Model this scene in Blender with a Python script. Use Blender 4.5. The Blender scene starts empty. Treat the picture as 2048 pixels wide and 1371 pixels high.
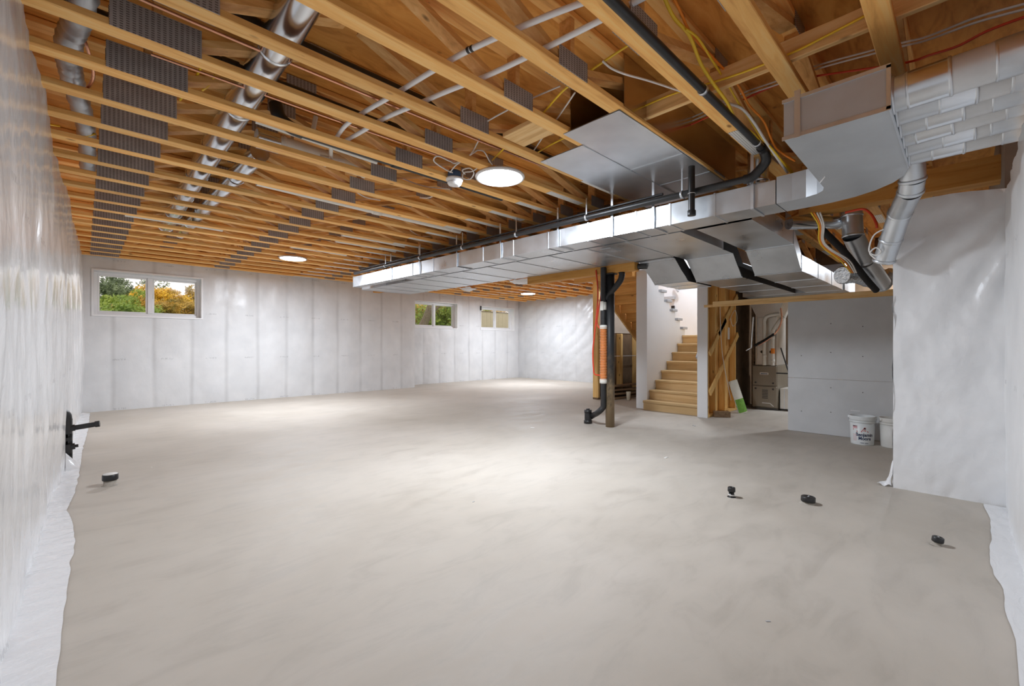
import bpy, math, random
from mathutils import Vector, Matrix, noise
random.seed(7)
S = bpy.context.scene
COL = S.collection

# ------------------------------------------------------------------ camera
VP1, VP2, HOR, HC = 1930.0, 165.0, 690.0, 1.25
FPX = math.sqrt((VP1 - 1024) * (1024 - VP2))
ANG = math.atan((VP1 - 1024) / FPX)
FX, FY = math.cos(ANG), math.sin(ANG)
RX, RY = FY, -FX
cam_d = bpy.data.cameras.new('camera'); cam = bpy.data.objects.new('camera', cam_d); COL.objects.link(cam)
cam.location = (0, 0, HC)
cam.rotation_euler = (math.pi / 2, 0, math.atan2(FY, FX) - math.pi / 2)
cam_d.sensor_width = 36.0; cam_d.lens = FPX * 36.0 / 2048.0
cam_d.shift_y = (HOR - 685.5) / 2048.0
cam_d.clip_start = 0.02; cam_d.clip_end = 500
S.camera = cam

# ------------------------------------------------------------------ world, exposure
S.view_settings.view_transform = 'Standard'; S.view_settings.look = 'None'
S.view_settings.gamma = 1.0; S.view_settings.use_curve_mapping = False
S.view_settings.exposure = 0.12
LAMP = 310.0          # emission of a ceiling disc
w = bpy.data.worlds.new('world'); S.world = w; w.use_nodes = True
bg = w.node_tree.nodes['Background']; bg.inputs[0].default_value = (1.0, 0.95, 0.93, 1); bg.inputs[1].default_value = 1.3
S.cycles.max_bounces = 9; S.cycles.diffuse_bounces = 5; S.cycles.adaptive_threshold = .02; S.cycles.glossy_bounces = 4
S.cycles.caustics_reflective = False; S.cycles.caustics_refractive = False
S.cycles.sample_clamp_indirect = 20.0

# ------------------------------------------------------------------ pixel helpers (photo pixel -> point on a known plane)
def ray(px, py):
    u = (px - 1024) / FPX; v = (HOR - py) / FPX
    return Vector((FX + u * RX, FY + u * RY, v))
O = Vector((0, 0, HC))
def aZ(px, py, Z): r = ray(px, py); return O + r * ((Z - HC) / r.z)
def aX(px, py, X): r = ray(px, py); return O + r * (X / r.x)
def aY(px, py, Y): r = ray(px, py); return O + r * (Y / r.y)

# ------------------------------------------------------------------ mesh builder
class MB:
    def __init__(s): s.v = []; s.f = []; s.sm = []
    def add(s, vs, fs, smooth=False):
        b = len(s.v); s.v += [tuple(p) for p in vs]
        for f in fs: s.f.append([b + i for i in f]); s.sm.append(smooth)
        return s
    def box(s, x0, x1, y0, y1, z0, z1):
        return s.add([(x0,y0,z0),(x1,y0,z0),(x1,y1,z0),(x0,y1,z0),(x0,y0,z1),(x1,y0,z1),(x1,y1,z1),(x0,y1,z1)],
                     [(0,3,2,1),(4,5,6,7),(0,1,5,4),(1,2,6,5),(2,3,7,6),(3,0,4,7)])
    def bbox(s, x0, x1, y0, y1, z0, z1, b=.004):
        # box with chamfered edges
        if min(x1-x0, y1-y0, z1-z0) < 2.2*b: b = min(x1-x0, y1-y0, z1-z0)/3
        vs = []; idx = {}
        for i,(x,xi) in enumerate(((x0,x0+b),(x1,x1-b))):
            for j,(y,yi) in enumerate(((y0,y0+b),(y1,y1-b))):
                for k,(z,zi) in enumerate(((z0,z0+b),(z1,z1-b))):
                    for a,p in enumerate(((x,yi,zi),(xi,y,zi),(xi,yi,z))):
                        idx[(i,j,k,a)] = len(vs); vs.append(p)
        I = lambda i,j,k,a: idx[(i,j,k,a)]
        fs = []
        for i in (0,1):
            q = [I(i,0,0,0),I(i,1,0,0),I(i,1,1,0),I(i,0,1,0)]; fs.append(q if i else q[::-1])
            q = [I(0,i,0,1),I(1,i,0,1),I(1,i,1,1),I(0,i,1,1)]; fs.append(q[::-1] if i else q)
            q = [I(0,0,i,2),I(1,0,i,2),I(1,1,i,2),I(0,1,i,2)]; fs.append(q if i else q[::-1])
        for i in (0,1):
            for j in (0,1):
                q = [I(i,j,0,0),I(i,j,0,1),I(i,j,1,1),I(i,j,1,0)]; fs.append(q if i==j else q[::-1])
                q = [I(i,0,j,0),I(i,1,j,0),I(i,1,j,2),I(i,0,j,2)]; fs.append(q if i==j else q[::-1])
                q = [I(0,i,j,1),I(1,i,j,1),I(1,i,j,2),I(0,i,j,2)]; fs.append(q[::-1] if i==j else q)
                for k in (0,1):
                    t = [I(i,j,k,0),I(i,j,k,1),I(i,j,k,2)]; fs.append(t if (i+j+k)%2 else t[::-1])
        return s.add(vs, fs)
    def bar(s, p, q, wd, th, side=(0,1,0)):
        # rectangular bar from p to q; wd along 'side', th perpendicular
        p = Vector(p); q = Vector(q); d = (q-p).normalized(); sd = Vector(side)
        sd = (sd - d*sd.dot(d)).normalized(); n = d.cross(sd)
        vs = []
        for c in (p, q):
            for a,b in ((-1,-1),(1,-1),(1,1),(-1,1)): vs.append(c + sd*(a*wd/2) + n*(b*th/2))
        return s.add(vs, [(0,1,2,3)[::-1],(4,5,6,7),(0,1,5,4),(1,2,6,5),(2,3,7,6),(3,0,4,7)])
    def tube(s, pts, r, n=10, caps=True, rs=None):
        pts = [Vector(p) for p in pts]; rings = []
        prev = None
        for i,p in enumerate(pts):
            d = (pts[min(i+1,len(pts)-1)] - pts[max(i-1,0)]).normalized()
            if prev is None:
                a = Vector((0,0,1)) if abs(d.z) < .9 else Vector((1,0,0))
                u = (a - d*a.dot(d)).normalized()
            else: u = (prev - d*prev.dot(d)).normalized()
            prev = u; t = d.cross(u); rr = rs[i] if rs else r
            rings.append([p + (u*math.cos(2*math.pi*k/n) + t*math.sin(2*math.pi*k/n))*rr for k in range(n)])
        vs = [v for g in rings for v in g]; fs = []
        for i in range(len(rings)-1):
            for k in range(n):
                fs.append((i*n+k, i*n+(k+1)%n, (i+1)*n+(k+1)%n, (i+1)*n+k))
        s.add(vs, fs, True)
        if caps: s.add(rings[0], [tuple(range(n))[::-1]]); s.add(rings[-1], [tuple(range(n))])
        return s
    def lathe(s, c, prof, n=32, axis='Z', smooth=True):
        c = Vector(c); vs = []; m = len(prof)
        for k in range(n):
            a = 2*math.pi*k/n
            for r,h in prof:
                p = (r*math.cos(a), r*math.sin(a), h)
                if axis == 'X': p = (h, r*math.cos(a), r*math.sin(a))
                if axis == 'Y': p = (r*math.sin(a), h, r*math.cos(a))
                vs.append(c + Vector(p))
        fs = [(k*m+i, ((k+1)%n)*m+i, ((k+1)%n)*m+i+1, k*m+i+1) for k in range(n) for i in range(m-1)]
        return s.add(vs, fs, smooth)
    def prism(s, poly, z0, z1, f=lambda a,b,z: (a,b,z), smooth=False):
        n = len(poly)
        vs = [f(a,b,z0) for a,b in poly] + [f(a,b,z1) for a,b in poly]
        s.add(vs, [tuple(range(n))[::-1], tuple(range(n,2*n))])
        s.add(vs, [(i,(i+1)%n,n+(i+1)%n,n+i) for i in range(n)], smooth)
        return s
    def grid(s, us, vs_, f, skip=None, smooth=True, flip=False):
        nu, nv = len(us), len(vs_)
        P = [f(u,v) for u in us for v in vs_]; fs = []
        for i in range(nu-1):
            for j in range(nv-1):
                if skip and skip((us[i]+us[i+1])/2, (vs_[j]+vs_[j+1])/2): continue
                q = (i*nv+j, (i+1)*nv+j, (i+1)*nv+j+1, i*nv+j+1); fs.append(q[::-1] if flip else q)
        return s.add(P, fs, smooth)
    def xf(s, fn): s.v = [tuple(fn(*p)) for p in s.v]; return s
    def mesh(s, name):
        me = bpy.data.meshes.new(name); me.from_pydata(s.v, [], s.f)
        me.polygons.foreach_set('use_smooth', s.sm); me.update(); return me
    def build(s, name, mat, parent=None, **kw):
        me = s.mesh(name); me.materials.append(mat)
        o = bpy.data.objects.new(name, me); COL.objects.link(o)
        if parent: o.parent = parent
        for k,v in kw.items(): o[k] = v
        return o
def thing(name, label, cat, loc=(0,0,0), group=None):
    o = bpy.data.objects.new(name, None); COL.objects.link(o); o.location = loc; o.empty_display_size = .1
    o['label'] = label; o['category'] = cat
    if group: o['group'] = group
    return o
def tag(o, label, cat, group=None):
    o['label'] = label; o['category'] = cat
    if group: o['group'] = group
    return o
def struct(o): o['kind'] = 'structure'; return o
def smooth_path(pts, k=8):
    pts = [Vector(p) for p in pts]; out = []
    for i in range(len(pts)-1):
        p0 = pts[max(i-1,0)]; p1 = pts[i]; p2 = pts[i+1]; p3 = pts[min(i+2,len(pts)-1)]
        for j in range(k):
            t = j/k
            out.append(.5*((2*p1) + (p2-p0)*t + (2*p0-5*p1+4*p2-p3)*t*t + (3*p1-p0-3*p2+p3)*t*t*t))
    out.append(pts[-1]); return out
def lin(a, b, n): return [a + (b-a)*i/n for i in range(n+1)]

# ------------------------------------------------------------------ materials
def mat(name, col=(.5,.5,.5), rough=.6, metal=0.0, spec=.5):
    m = bpy.data.materials.new(name); m.use_nodes = True
    b = m.node_tree.nodes['Principled BSDF']
    b.inputs['Base Color'].default_value = (*col, 1); b.inputs['Roughness'].default_value = rough
    b.inputs['Metallic'].default_value = metal; b.inputs['Specular IOR Level'].default_value = spec
    return m
class NT:
    def __init__(s, m): s.t = m.node_tree; s.b = s.t.nodes['Principled BSDF']; s.L = s.t.links.new
    def n(s, typ, **kw):
        o = s.t.nodes.new(typ)
        for k,v in kw.items():
            if k in o.inputs.keys() if isinstance(k,str) else False: o.inputs[k].default_value = v
            else: setattr(o, k, v)
        return o
    def coord(s, kind='Object', scale=(1,1,1), rot=(0,0,0)):
        c = s.n('ShaderNodeTexCoord'); m = s.n('ShaderNodeMapping')
        m.inputs['Scale'].default_value = scale; m.inputs['Rotation'].default_value = rot
        s.L(c.outputs[kind], m.inputs['Vector']); return m.outputs[0]
    def geo(s, scale=(1,1,1)):
        c = s.n('ShaderNodeNewGeometry'); m = s.n('ShaderNodeMapping'); m.inputs['Scale'].default_value = scale
        s.L(c.outputs['Position'], m.inputs['Vector']); return m.outputs[0]
    def noise(s, vec, scale=5, detail=4, rough=.5, dist=0):
        o = s.n('ShaderNodeTexNoise'); o.inputs['Scale'].default_value = scale; o.inputs['Detail'].default_value = detail
        o.inputs['Roughness'].default_value = rough; o.inputs['Distortion'].default_value = dist
        s.L(vec, o.inputs['Vector']); return o.outputs['Fac']
    def ramp(s, fac, stops):
        o = s.n('ShaderNodeValToRGB'); e = o.color_ramp.elements
        while len(e) < len(stops): e.new(.5)
        for i,(p,c) in enumerate(stops):
            e[i].position = p; e[i].color = (*c,1) if len(c)==3 else c
        s.L(fac, o.inputs[0]); return o.outputs[0]
    def mix(s, fac, a, b, mode='MIX'):
        o = s.n('ShaderNodeMix', data_type='RGBA', blend_type=mode)
        for i,x in ((0,fac),(6,a),(7,b)):
            if isinstance(x,(int,float)): o.inputs[i].default_value = x
            elif isinstance(x,tuple): o.inputs[i].default_value = (*x,1)
            else: s.L(x, o.inputs[i])
        return o.outputs[2]
    def math(s, op, a, b=None):
        o = s.n('ShaderNodeMath', operation=op)
        for i,x in ((0,a),(1,b)):
            if x is None: continue
            if isinstance(x,(int,float)): o.inputs[i].default_value = x
            else: s.L(x, o.inputs[i])
        return o.outputs[0]
    def bump(s, h, strength=.3, dist=.01):
        o = s.n('ShaderNodeBump'); o.inputs['Strength'].default_value = strength; o.inputs['Distance'].default_value = dist
        s.L(h, o.inputs['Height']); s.L(o.outputs[0], s.b.inputs['Normal'])
    def base(s, c): s.L(c, s.b.inputs['Base Color'])
    def rgh(s, c): s.L(c, s.b.inputs['Roughness'])

def wood(name, dark, mid, light, axis=0, grain=1.0, knots=True, rough=.6):
    m = mat(name, mid, rough, spec=.3); t = NT(m)
    sc = [14*grain]*3; sc[axis] = 1.1*grain
    oi = t.n('ShaderNodeObjectInfo')
    v = t.geo(tuple(sc))
    add = t.n('ShaderNodeVectorMath', operation='ADD'); t.L(v, add.inputs[0])
    cm = t.n('ShaderNodeCombineXYZ'); r = t.math('MULTIPLY', oi.outputs['Random'], 37.0)
    t.L(r, cm.inputs[0]); t.L(r, cm.inputs[1]); t.L(cm.outputs[0], add.inputs[1]); v = add.outputs[0]
    f = t.noise(v, 1.6, 5, .6, .6)
    c = t.ramp(f, ((.28,dark),(.5,mid),(.72,light)))
    tone = t.ramp(oi.outputs['Random'], ((0,(.82,.82,.82)),(1,(1.1,1.1,1.1))))
    c = t.mix(1.0, c, tone, 'MULTIPLY')
    if knots:
        ks = [5.5]*3; ks[axis] = 2.6
        vo = t.n('ShaderNodeTexVoronoi'); vo.inputs['Scale'].default_value = 1.0
        add2 = t.n('ShaderNodeVectorMath', operation='ADD'); t.L(t.geo(tuple(ks)), add2.inputs[0]); t.L(cm.outputs[0], add2.inputs[1])
        t.L(add2.outputs[0], vo.inputs['Vector'])
        k = t.ramp(vo.outputs['Distance'], ((.05,(1,1,1)),(.11,(0,0,0))))
        c = t.mix(k, c, tuple(x*.45 for x in dark))
    ss = [70]*3; ss[axis] = 9
    add3 = t.n('ShaderNodeVectorMath', operation='ADD'); t.L(t.geo(tuple(ss)), add3.inputs[0]); t.L(cm.outputs[0], add3.inputs[1])
    nk = t.ramp(t.noise(add3.outputs[0], .9, 3, .6, 1.0), ((.70,(0,0,0)),(.76,(1,1,1))))
    c = t.mix(t.math('MULTIPLY', nk, .55), c, tuple(x*.4 for x in dark))
    t.base(c); t.bump(f, .15, .004)
    return m
M = {}
M['chord'] = wood('spruce_chord', (.74,.35,.10), (.97,.54,.17), (1.0,.67,.28), 0)
M['web']   = wood('spruce_web', (.58,.29,.09), (.78,.43,.15), (.88,.56,.24), 0)
M['lumY']  = wood('spruce_along_y', (.66,.37,.14), (.86,.55,.24), (.93,.67,.34), 1)
M['lumZ']  = wood('spruce_upright', (.68,.38,.12), (.87,.55,.20), (.94,.66,.30), 2)
M['beam']  = wood('laminated_beam', (.60,.27,.06), (.76,.37,.09), (.84,.46,.14), 1, .7)
M['stair'] = wood('stair_tread_wood', (.52,.33,.14), (.63,.42,.20), (.70,.49,.26), 1, .6, False, .45)
M['stairu']= wood('stair_underside_wood', (.60,.29,.07), (.76,.39,.11), (.84,.49,.16), 1, .8)
M['plank'] = wood('old_plank', (.16,.09,.05), (.25,.16,.09), (.33,.22,.13), 0)
# plywood subfloor
m = mat('plywood_subfloor', (.5,.24,.08), .65, spec=.25); t = NT(m)
v = t.geo((2.2,9,1)); f = t.noise(v, 1.2, 5, .6, 1.2)
c = t.ramp(f, ((.25,(.52,.21,.04)),(.5,(.78,.35,.075)),(.75,(.88,.45,.12))))
vo = t.n('ShaderNodeTexVoronoi'); vo.inputs['Scale'].default_value = 1.0; t.L(t.geo((2.6,3.4,1)), vo.inputs['Vector'])
k = t.ramp(vo.outputs['Distance'], ((.03,(1,1,1)),(.09,(0,0,0))))
t.base(t.mix(k, c, (.17,.07,.02))); M['ply'] = m
# concrete
m = mat('trowelled_concrete', (.5,.46,.41), .62, spec=.35); t = NT(m)
g = t.geo((1,1,1))
a = t.noise(g, .55, 6, .6, .4); b = t.noise(t.geo((1.0,2.6,1)), 2.2, 7, .65, .8); d = t.noise(g, 38, 3, .6)
c = t.ramp(a, ((.3,(.43,.382,.325)),(.5,(.49,.442,.384)),(.7,(.54,.492,.436))))
c2 = t.ramp(b, ((.30,(.86,.855,.85)),(.5,(1,1,1)),(.72,(1.06,1.055,1.05))))
c = t.mix(.85, c, c2, 'MULTIPLY')
sp = t.ramp(t.noise(t.geo((1,1,1)), 9, 6, .75), ((.26,(.72,.70,.67)),(.34,(1,1,1))))
c = t.mix(.6, c, sp, 'MULTIPLY'); t.base(c)
t.rgh(t.ramp(b, ((.3,(.5,.5,.5)),(.7,(.72,.72,.72))))); t.bump(t.math('ADD', t.math('MULTIPLY', b, .4), t.math('MULTIPLY', d, .2)), .06, .01)
M['concrete'] = m
# polyethylene vapour barrier
def poly(name, axis, stud0, pitch=.61, rough=.26, base=.74, wr=1.0, stud=.13):
    m = mat(name, (base,base,base), rough, spec=.55); t = NT(m)
    c = t.n('ShaderNodeNewGeometry'); sp_ = t.n('ShaderNodeSeparateXYZ'); t.L(c.outputs['Position'], sp_.inputs[0])
    u = sp_.outputs[axis]
    wob = t.math('MULTIPLY', t.math('SUBTRACT', t.noise(t.geo(), 1.3, 2), .5), .05)
    u = t.math('ADD', u, wob)
    fr = t.math('FRACT', t.math('DIVIDE', t.math('ADD', u, 50*pitch - stud0), pitch))
    dd = t.math('ABSOLUTE', t.math('SUBTRACT', fr, .5))          # .5 at stud centre
    st = t.ramp(dd, ((.415,(0,0,0)),(.485,(1,1,1))))
    sn = t.ramp(t.noise(t.geo(), 1.1, 3), ((.35,(.35,.35,.35)),(.65,(1,1,1))))
    sfac = t.math('MULTIPLY', t.math('MULTIPLY', st, sn), stud)
    blot = t.ramp(t.noise(t.geo(), 2.4, 4, .55), ((.3,(base*.93,base*.935,base*.95)),(.7,(base*1.05,base*1.05,base*1.06))))
    col = t.mix(sfac, blot, (.25,.24,.235))
    # rows of tiny grey print on the sheet
    z = sp_.outputs[2]
    rows = t.math('LESS_THAN', t.math('ABSOLUTE', t.math('SUBTRACT', t.math('FRACT', t.math('DIVIDE', t.math('ADD', z, .45), .95)), .5)), .017)
    cells = t.math('LESS_THAN', t.math('ABSOLUTE', t.math('SUBTRACT', t.math('FRACT', t.math('DIVIDE', t.math('ADD', u, 30.2), .74)), .5)), .13)
    lets = t.math('GREATER_THAN', t.noise(t.geo((60,60,22)), 1.0, 1), .5)
    pr = t.math('MULTIPLY', t.math('MULTIPLY', rows, cells), t.math('MULTIPLY', lets, .26))
    col = t.mix(pr, col, (.18,.18,.19)); t.base(col)
    sc = [2.6,2.6,1.3]
    n1 = t.noise(t.geo(tuple(sc)), 1.0, 5, .55, .8); n2 = t.noise(t.geo((1,1,1)), 9, 4, .5, 1.5)
    t.bump(t.math('ADD', n1, t.math('MULTIPLY', n2, .22)), .35*wr, .03)
    return m
M['poly_l'] = poly('vapour_barrier_side', 1, .35, .61, .18, .75, .8, .04)
M['poly_b'] = poly('vapour_barrier_window_wall', 0, .42, .62, .34, .70, .6, .27)
M['poly_f'] = poly('vapour_barrier_far_wall', 1, .2, .61, .28, .60, .8, .10)
M['poly_r'] = poly('vapour_barrier_near_wall', 0, .2, .61, .32, .84, .8, .05)
M['poly_s'] = mat('vapour_barrier_flap', (.80,.80,.81), .2, spec=.55)
t = NT(M['poly_s']); t.bump(t.noise(t.geo((3,9,3)), 1.5, 4, .5, 1), .5, .02)
# galvanised steel
def metal(name, base=.72, rough=.2, spangle=.05, tint=(1,1,1), metalness=1.0):
    m = mat(name, (base,)*3, rough, metalness); t = NT(m)
    n = t.noise(t.geo(), 3.0, 4, .6); n2 = t.noise(t.geo(), 1.1, 2, .5)
    t.base(t.ramp(n, ((.3,tuple(base*.9*x for x in tint)),(.7,tuple(min(1,base*1.08*x) for x in tint)))))
    t.rgh(t.ramp(n, ((.3,(rough*.8,)*3),(.7,(rough*1.25,)*3)))); t.bump(n2, spangle, .05); return m
GT = (.945,1.0,1.06)
M['galv'] = metal('galvanised_sheet', .66, .33, .035, GT, .82)
M['galvd'] = metal('galvanised_sheet_dull', .58, .42, .12, GT, .8)
M['galvm'] = metal('galvanised_fitting', .56, .42, .08, GT, .5)
M['shiny'] = metal('bright_round_duct', .78, .20, .03, (.95,1.0,1.06))
M['liner'] = metal('return_bay_liner', .62, .20, .06, (1.0,.82,.66))
M['foil'] = metal('foil_flex', .80, .2, 0, GT); t = NT(M['foil']); t.bump(t.noise(t.geo(), 30, 3, .6), .7, .02)
M['cleat'] = metal('drive_cleat', .74, .4, .02, GT)
m = mat('foil_faced_panel', (.75,.75,.76), .3, .85); t = NT(m)
g1 = t.n('ShaderNodeTexWave', wave_type='BANDS', bands_direction='X'); g1.inputs['Scale'].default_value = 26; t.L(t.geo(), g1.inputs['Vector'])
g2 = t.n('ShaderNodeTexWave', wave_type='BANDS', bands_direction='Y'); g2.inputs['Scale'].default_value = 26; t.L(t.geo(), g2.inputs['Vector'])
n = t.noise(t.geo(), 2.2, 3)
t.base(t.ramp(n, ((.3,(.66,.68,.71)),(.7,(.84,.86,.89))))); t.bump(t.math('ADD', t.math('MULTIPLY', t.math('ADD', g1.outputs[1], g2.outputs[1]), .25), n), .12, .01)
M['panfoil'] = m
# truss plates with punched slots
m = mat('truss_plate', (.2,.19,.19), .55, .3); t = NT(m)
c = t.n('ShaderNodeNewGeometry'); sp_ = t.n('ShaderNodeSeparateXYZ'); t.L(c.outputs['Position'], sp_.inputs[0])
fx = t.math('FRACT', t.math('DIVIDE', t.math('ADD', sp_.outputs[0], 10), .026)); 
hy = t.math('ADD', sp_.outputs[2], sp_.outputs[1])
fz = t.math('FRACT', t.math('DIVIDE', t.math('ADD', hy, 10), .0125))
sl = t.math('MULTIPLY', t.math('LESS_THAN', fx, .55), t.math('LESS_THAN', fz, .5))
cc = t.ramp(t.noise(t.geo(), 7, 3), ((.3,(.34,.31,.30)),(.7,(.48,.45,.44))))
t.base(t.mix(sl, cc, (.15,.135,.128))); t.bump(sl, -.5, .002); M['plate'] = m
m = mat('bottom_splice_plate', (.55,.55,.54), .4, .15); t = NT(m)
c = t.n('ShaderNodeNewGeometry'); sp_ = t.n('ShaderNodeSeparateXYZ'); t.L(c.outputs['Position'], sp_.inputs[0])
fx = t.math('FRACT', t.math('DIVIDE', t.math('ADD', sp_.outputs[0], 10), .022)); fz = t.math('FRACT', t.math('DIVIDE', t.math('ADD', sp_.outputs[1], 10), .018))
sl = t.math('MULTIPLY', t.math('LESS_THAN', fx, .5), t.math('LESS_THAN', fz, .5))
t.base(t.mix(sl, (.86,.85,.82), (.36,.34,.31))); M['plateb'] = m
# simple ones
def speck(name, col, rough=.5, var=.12, metalness=0, scale=6):
    m = mat(name, col, rough, metalness); t = NT(m)
    t.base(t.ramp(t.noise(t.geo(), scale, 4, .6), ((.3,tuple(x*(1-var) for x in col)),(.7,tuple(min(1,x*(1+var)) for x in col))))); return m
M['abs'] = speck('black_abs', (.018,.018,.019), .38, .3)
M['blackfoam'] = speck('black_pipe_insulation', (.012,.012,.013), .8, .3)
M['white'] = speck('white_paint', (.78,.78,.79), .5, .02, scale=2)
M['vinyl'] = speck('white_vinyl', (.82,.82,.83), .3, .02)
M['pvc'] = speck('white_pvc', (.80,.78,.72), .35, .04)
M['pex'] = speck('white_pex', (.84,.84,.85), .35, .03)
M['capgrey'] = speck('grey_tread_return', (.42,.42,.43), .5, .06)
M['drywall'] = speck('grey_drywall', (.60,.605,.615), .75, .05, scale=3)
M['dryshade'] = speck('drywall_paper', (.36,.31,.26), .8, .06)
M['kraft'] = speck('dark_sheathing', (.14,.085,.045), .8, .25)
M['copper'] = mat('copper_tube', (.80,.42,.28), .3, .9); t = NT(M['copper']); t.rgh(t.ramp(t.noise(t.geo(), 8, 2), ((.3,(.25,)*3),(.7,(.4,)*3))))
for n_,c_ in (('yellow',(.85,.56,.03)),('orange',(.85,.26,.02)),('red',(.72,.07,.025)),('cwhite',(.78,.76,.73)),('cblack',(.02,.02,.02)),('blue',(.03,.07,.15))):
    M[n_] = speck('cable_'+n_, c_, .45, .08)
M['riblight'] = speck('pale_orange_rib', (.85,.50,.30), .5, .1)
M['orangehose'] = speck('orange_flex_hose', (.70,.21,.03), .5, .12)
M['post'] = mat('painted_steel_post', (.03,.03,.03), .5, .2); t = NT(M['post'])
c = t.n('ShaderNodeNewGeometry'); sp_ = t.n('ShaderNodeSeparateXYZ'); t.L(c.outputs['Position'], sp_.inputs[0])
hz = t.math('ADD', sp_.outputs[2], t.math('MULTIPLY', t.math('SUBTRACT', t.noise(t.geo((4,4,2)), 2, 5, .7), .5), 1.8))
w1 = t.ramp(t.math('MULTIPLY', hz, .4), ((.16,(.30,.22,.13)),(.30,(.09,.07,.05)),(.46,(.028,.028,.03)))); 
ch = t.ramp(t.noise(t.geo((3,3,1.5)), 3, 4, .6), ((.70,(0,0,0)),(.74,(1,1,1))))
t.base(t.mix(t.math('MULTIPLY', ch, .5), w1, (.62,.60,.56)))
M['bucket'] = speck('white_pail_plastic', (.76,.79,.80), .38, .03)
M['navy'] = mat('navy_print', (.012,.03,.09), .5); M['redprint'] = mat('red_print', (.55,.06,.05), .5); M['pinkprint'] = mat('pink_print', (.75,.42,.45), .5); M['blackprint'] = mat('black_print', (.03,.02,.02), .5)
for q in ('navy','redprint','pinkprint','blackprint'):
    t = NT(M[q]); bc = tuple(t.b.inputs['Base Color'].default_value)[:3]
    t.base(t.ramp(t.noise(t.geo(), 60, 2), ((.3,tuple(x*.92 for x in bc)),(.7,bc))))
M['furnace'] = speck('furnace_taupe', (.27,.23,.175), .4, .06, .3)
M['furnace_d'] = speck('furnace_dark', (.05,.045,.04), .5, .1)
M['ductshade'] = metal('coil_cabinet', .72, .4, .05, (1,.95,.86), .6)
M['green'] = speck('green_bag_print', (.16,.36,.05), .5, .25, scale=25)
M['bagwhite'] = speck('clear_bag', (.70,.68,.6), .3, .08)
M['rough_conc'] = speck('pipe_collar_grey', (.38,.34,.29), .7, .2, scale=30)
M['cream'] = speck('cream_pail', (.72,.71,.68), .45, .05)
M['cup'] = speck('paper_cup', (.70,.62,.48), .6, .05)
M['ducttape'] = speck('silver_tape', (.66,.67,.68), .35, .06, .3)
M['bark'] = speck('bark', (.16,.12,.09), .85, .3, scale=12)
M['fence'] = speck('beige_fence', (.56,.48,.36), .8, .06)
M['grassmat'] = speck('grass', (.14,.22,.05), .9, .35, scale=4)
def leaf(name, a, b):
    m = mat(name, a, .6); t = NT(m); t.base(t.ramp(t.noise(t.geo(), 1.6, 4, .7), ((.3,a),(.65,b)))); return m
M['leafg'] = leaf('leaf_grey_green', (.07,.11,.05), (.22,.28,.13))
M['leaff'] = leaf('leaf_fresh_green', (.08,.19,.025), (.38,.46,.06))
M['leafy'] = leaf('leaf_yellow', (.42,.25,.02), (.85,.52,.03))
M['leafo'] = leaf('leaf_orange_green', (.22,.20,.04), (.62,.34,.03))
M['glass'] = mat('window_glass', (1,1,1), 0.0); t = NT(M['glass']); t.b.inputs['Transmission Weight'].default_value = 1; t.b.inputs['IOR'].default_value = 1.05; t.b.inputs['Alpha'].default_value = .12
M['lampw'] = mat('lamp_diffuser', (1,1,1), .5); b_ = M['lampw'].node_tree.nodes['Principled BSDF']
b_.inputs['Emission Color'].default_value = (.885,.965,1.06,1); b_.inputs['Emission Strength'].default_value = LAMP
M['lampu'] = M['lampw'].copy(); M['lampu'].name = 'upstairs_diffuser'; M['lampu'].node_tree.nodes['Principled BSDF'].inputs['Emission Strength'].default_value = LAMP*.65

# ------------------------------------------------------------------ the setting
CZ = 2.92          # underside of the trusses
TZ = 3.32          # underside of the subfloor
YB, YB2, XF, YR = 11.40, 12.15, 12.20, -.22
JX = 7.06          # jog of the window wall
def XL(y):         # the left wall leans very slightly inward towards the far corner
    return -.22 + max(0, y-3.2)*.0258
floor = struct(MB().box(-.6, 12.8, -1.2, 12.8, -.12, 0).build('floor', M['concrete']))
# ceiling subfloor with the stair opening
SX0, SX1, SY0, SY1 = 7.95, 10.95, 3.20, 5.78
cl = MB()
cl.box(-.6, SX0, -1.2, 12.8, TZ, TZ+.03).box(SX1, 12.8, -1.2, 12.8, TZ, TZ+.03)
cl.box(SX0, SX1, -1.2, SY0, TZ, TZ+.03).box(SX0, SX1, SY1, 12.8, TZ, TZ+.03)
struct(cl.build('ceiling', M['ply']))
def wr(p, s, amp): return noise.fractal(Vector(p)*s, .6, 2.0, 4)*amp
def cuts(a, b, n, extra):
    u = lin(a, b, n) ; u = [x for x in u if all(abs(x-e) > (b-a)/n*.45 for e in extra)] + list(extra)
    return sorted(u)
# left wall : billowing plastic
def fl(y, z):
    h = z/2.95
    x = XL(y) + .030*math.sin(math.pi*h)*(.6+.4*math.sin(y*1.3))
    x += wr((0, y*.55, z*.30), 1.6, .020) + wr((3, y*1.5, z*.45), 1.7, .011)
    x += .0035*math.sin(7.5*z*(1+.25*noise.noise(Vector((y*.5, 0, 4)))) + 2.2*noise.noise(Vector((y*.9, z*.6, 4))))*max(0, h-.58)*2.4   # slack folds near the top
    x += .004*math.sin(y*9+3*noise.noise(Vector((y,z,1))))*math.exp(-((h-.5)/.16)**2)
    if z < .15: x += (.15-z)*.12*noise.noise(Vector((y*5, 0, 9)))
    return (x, y, z)
struct(MB().grid(lin(YR, 12.0, 330), lin(0, 2.96, 80), fl).build('wall_left', M['poly_l']))
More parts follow.
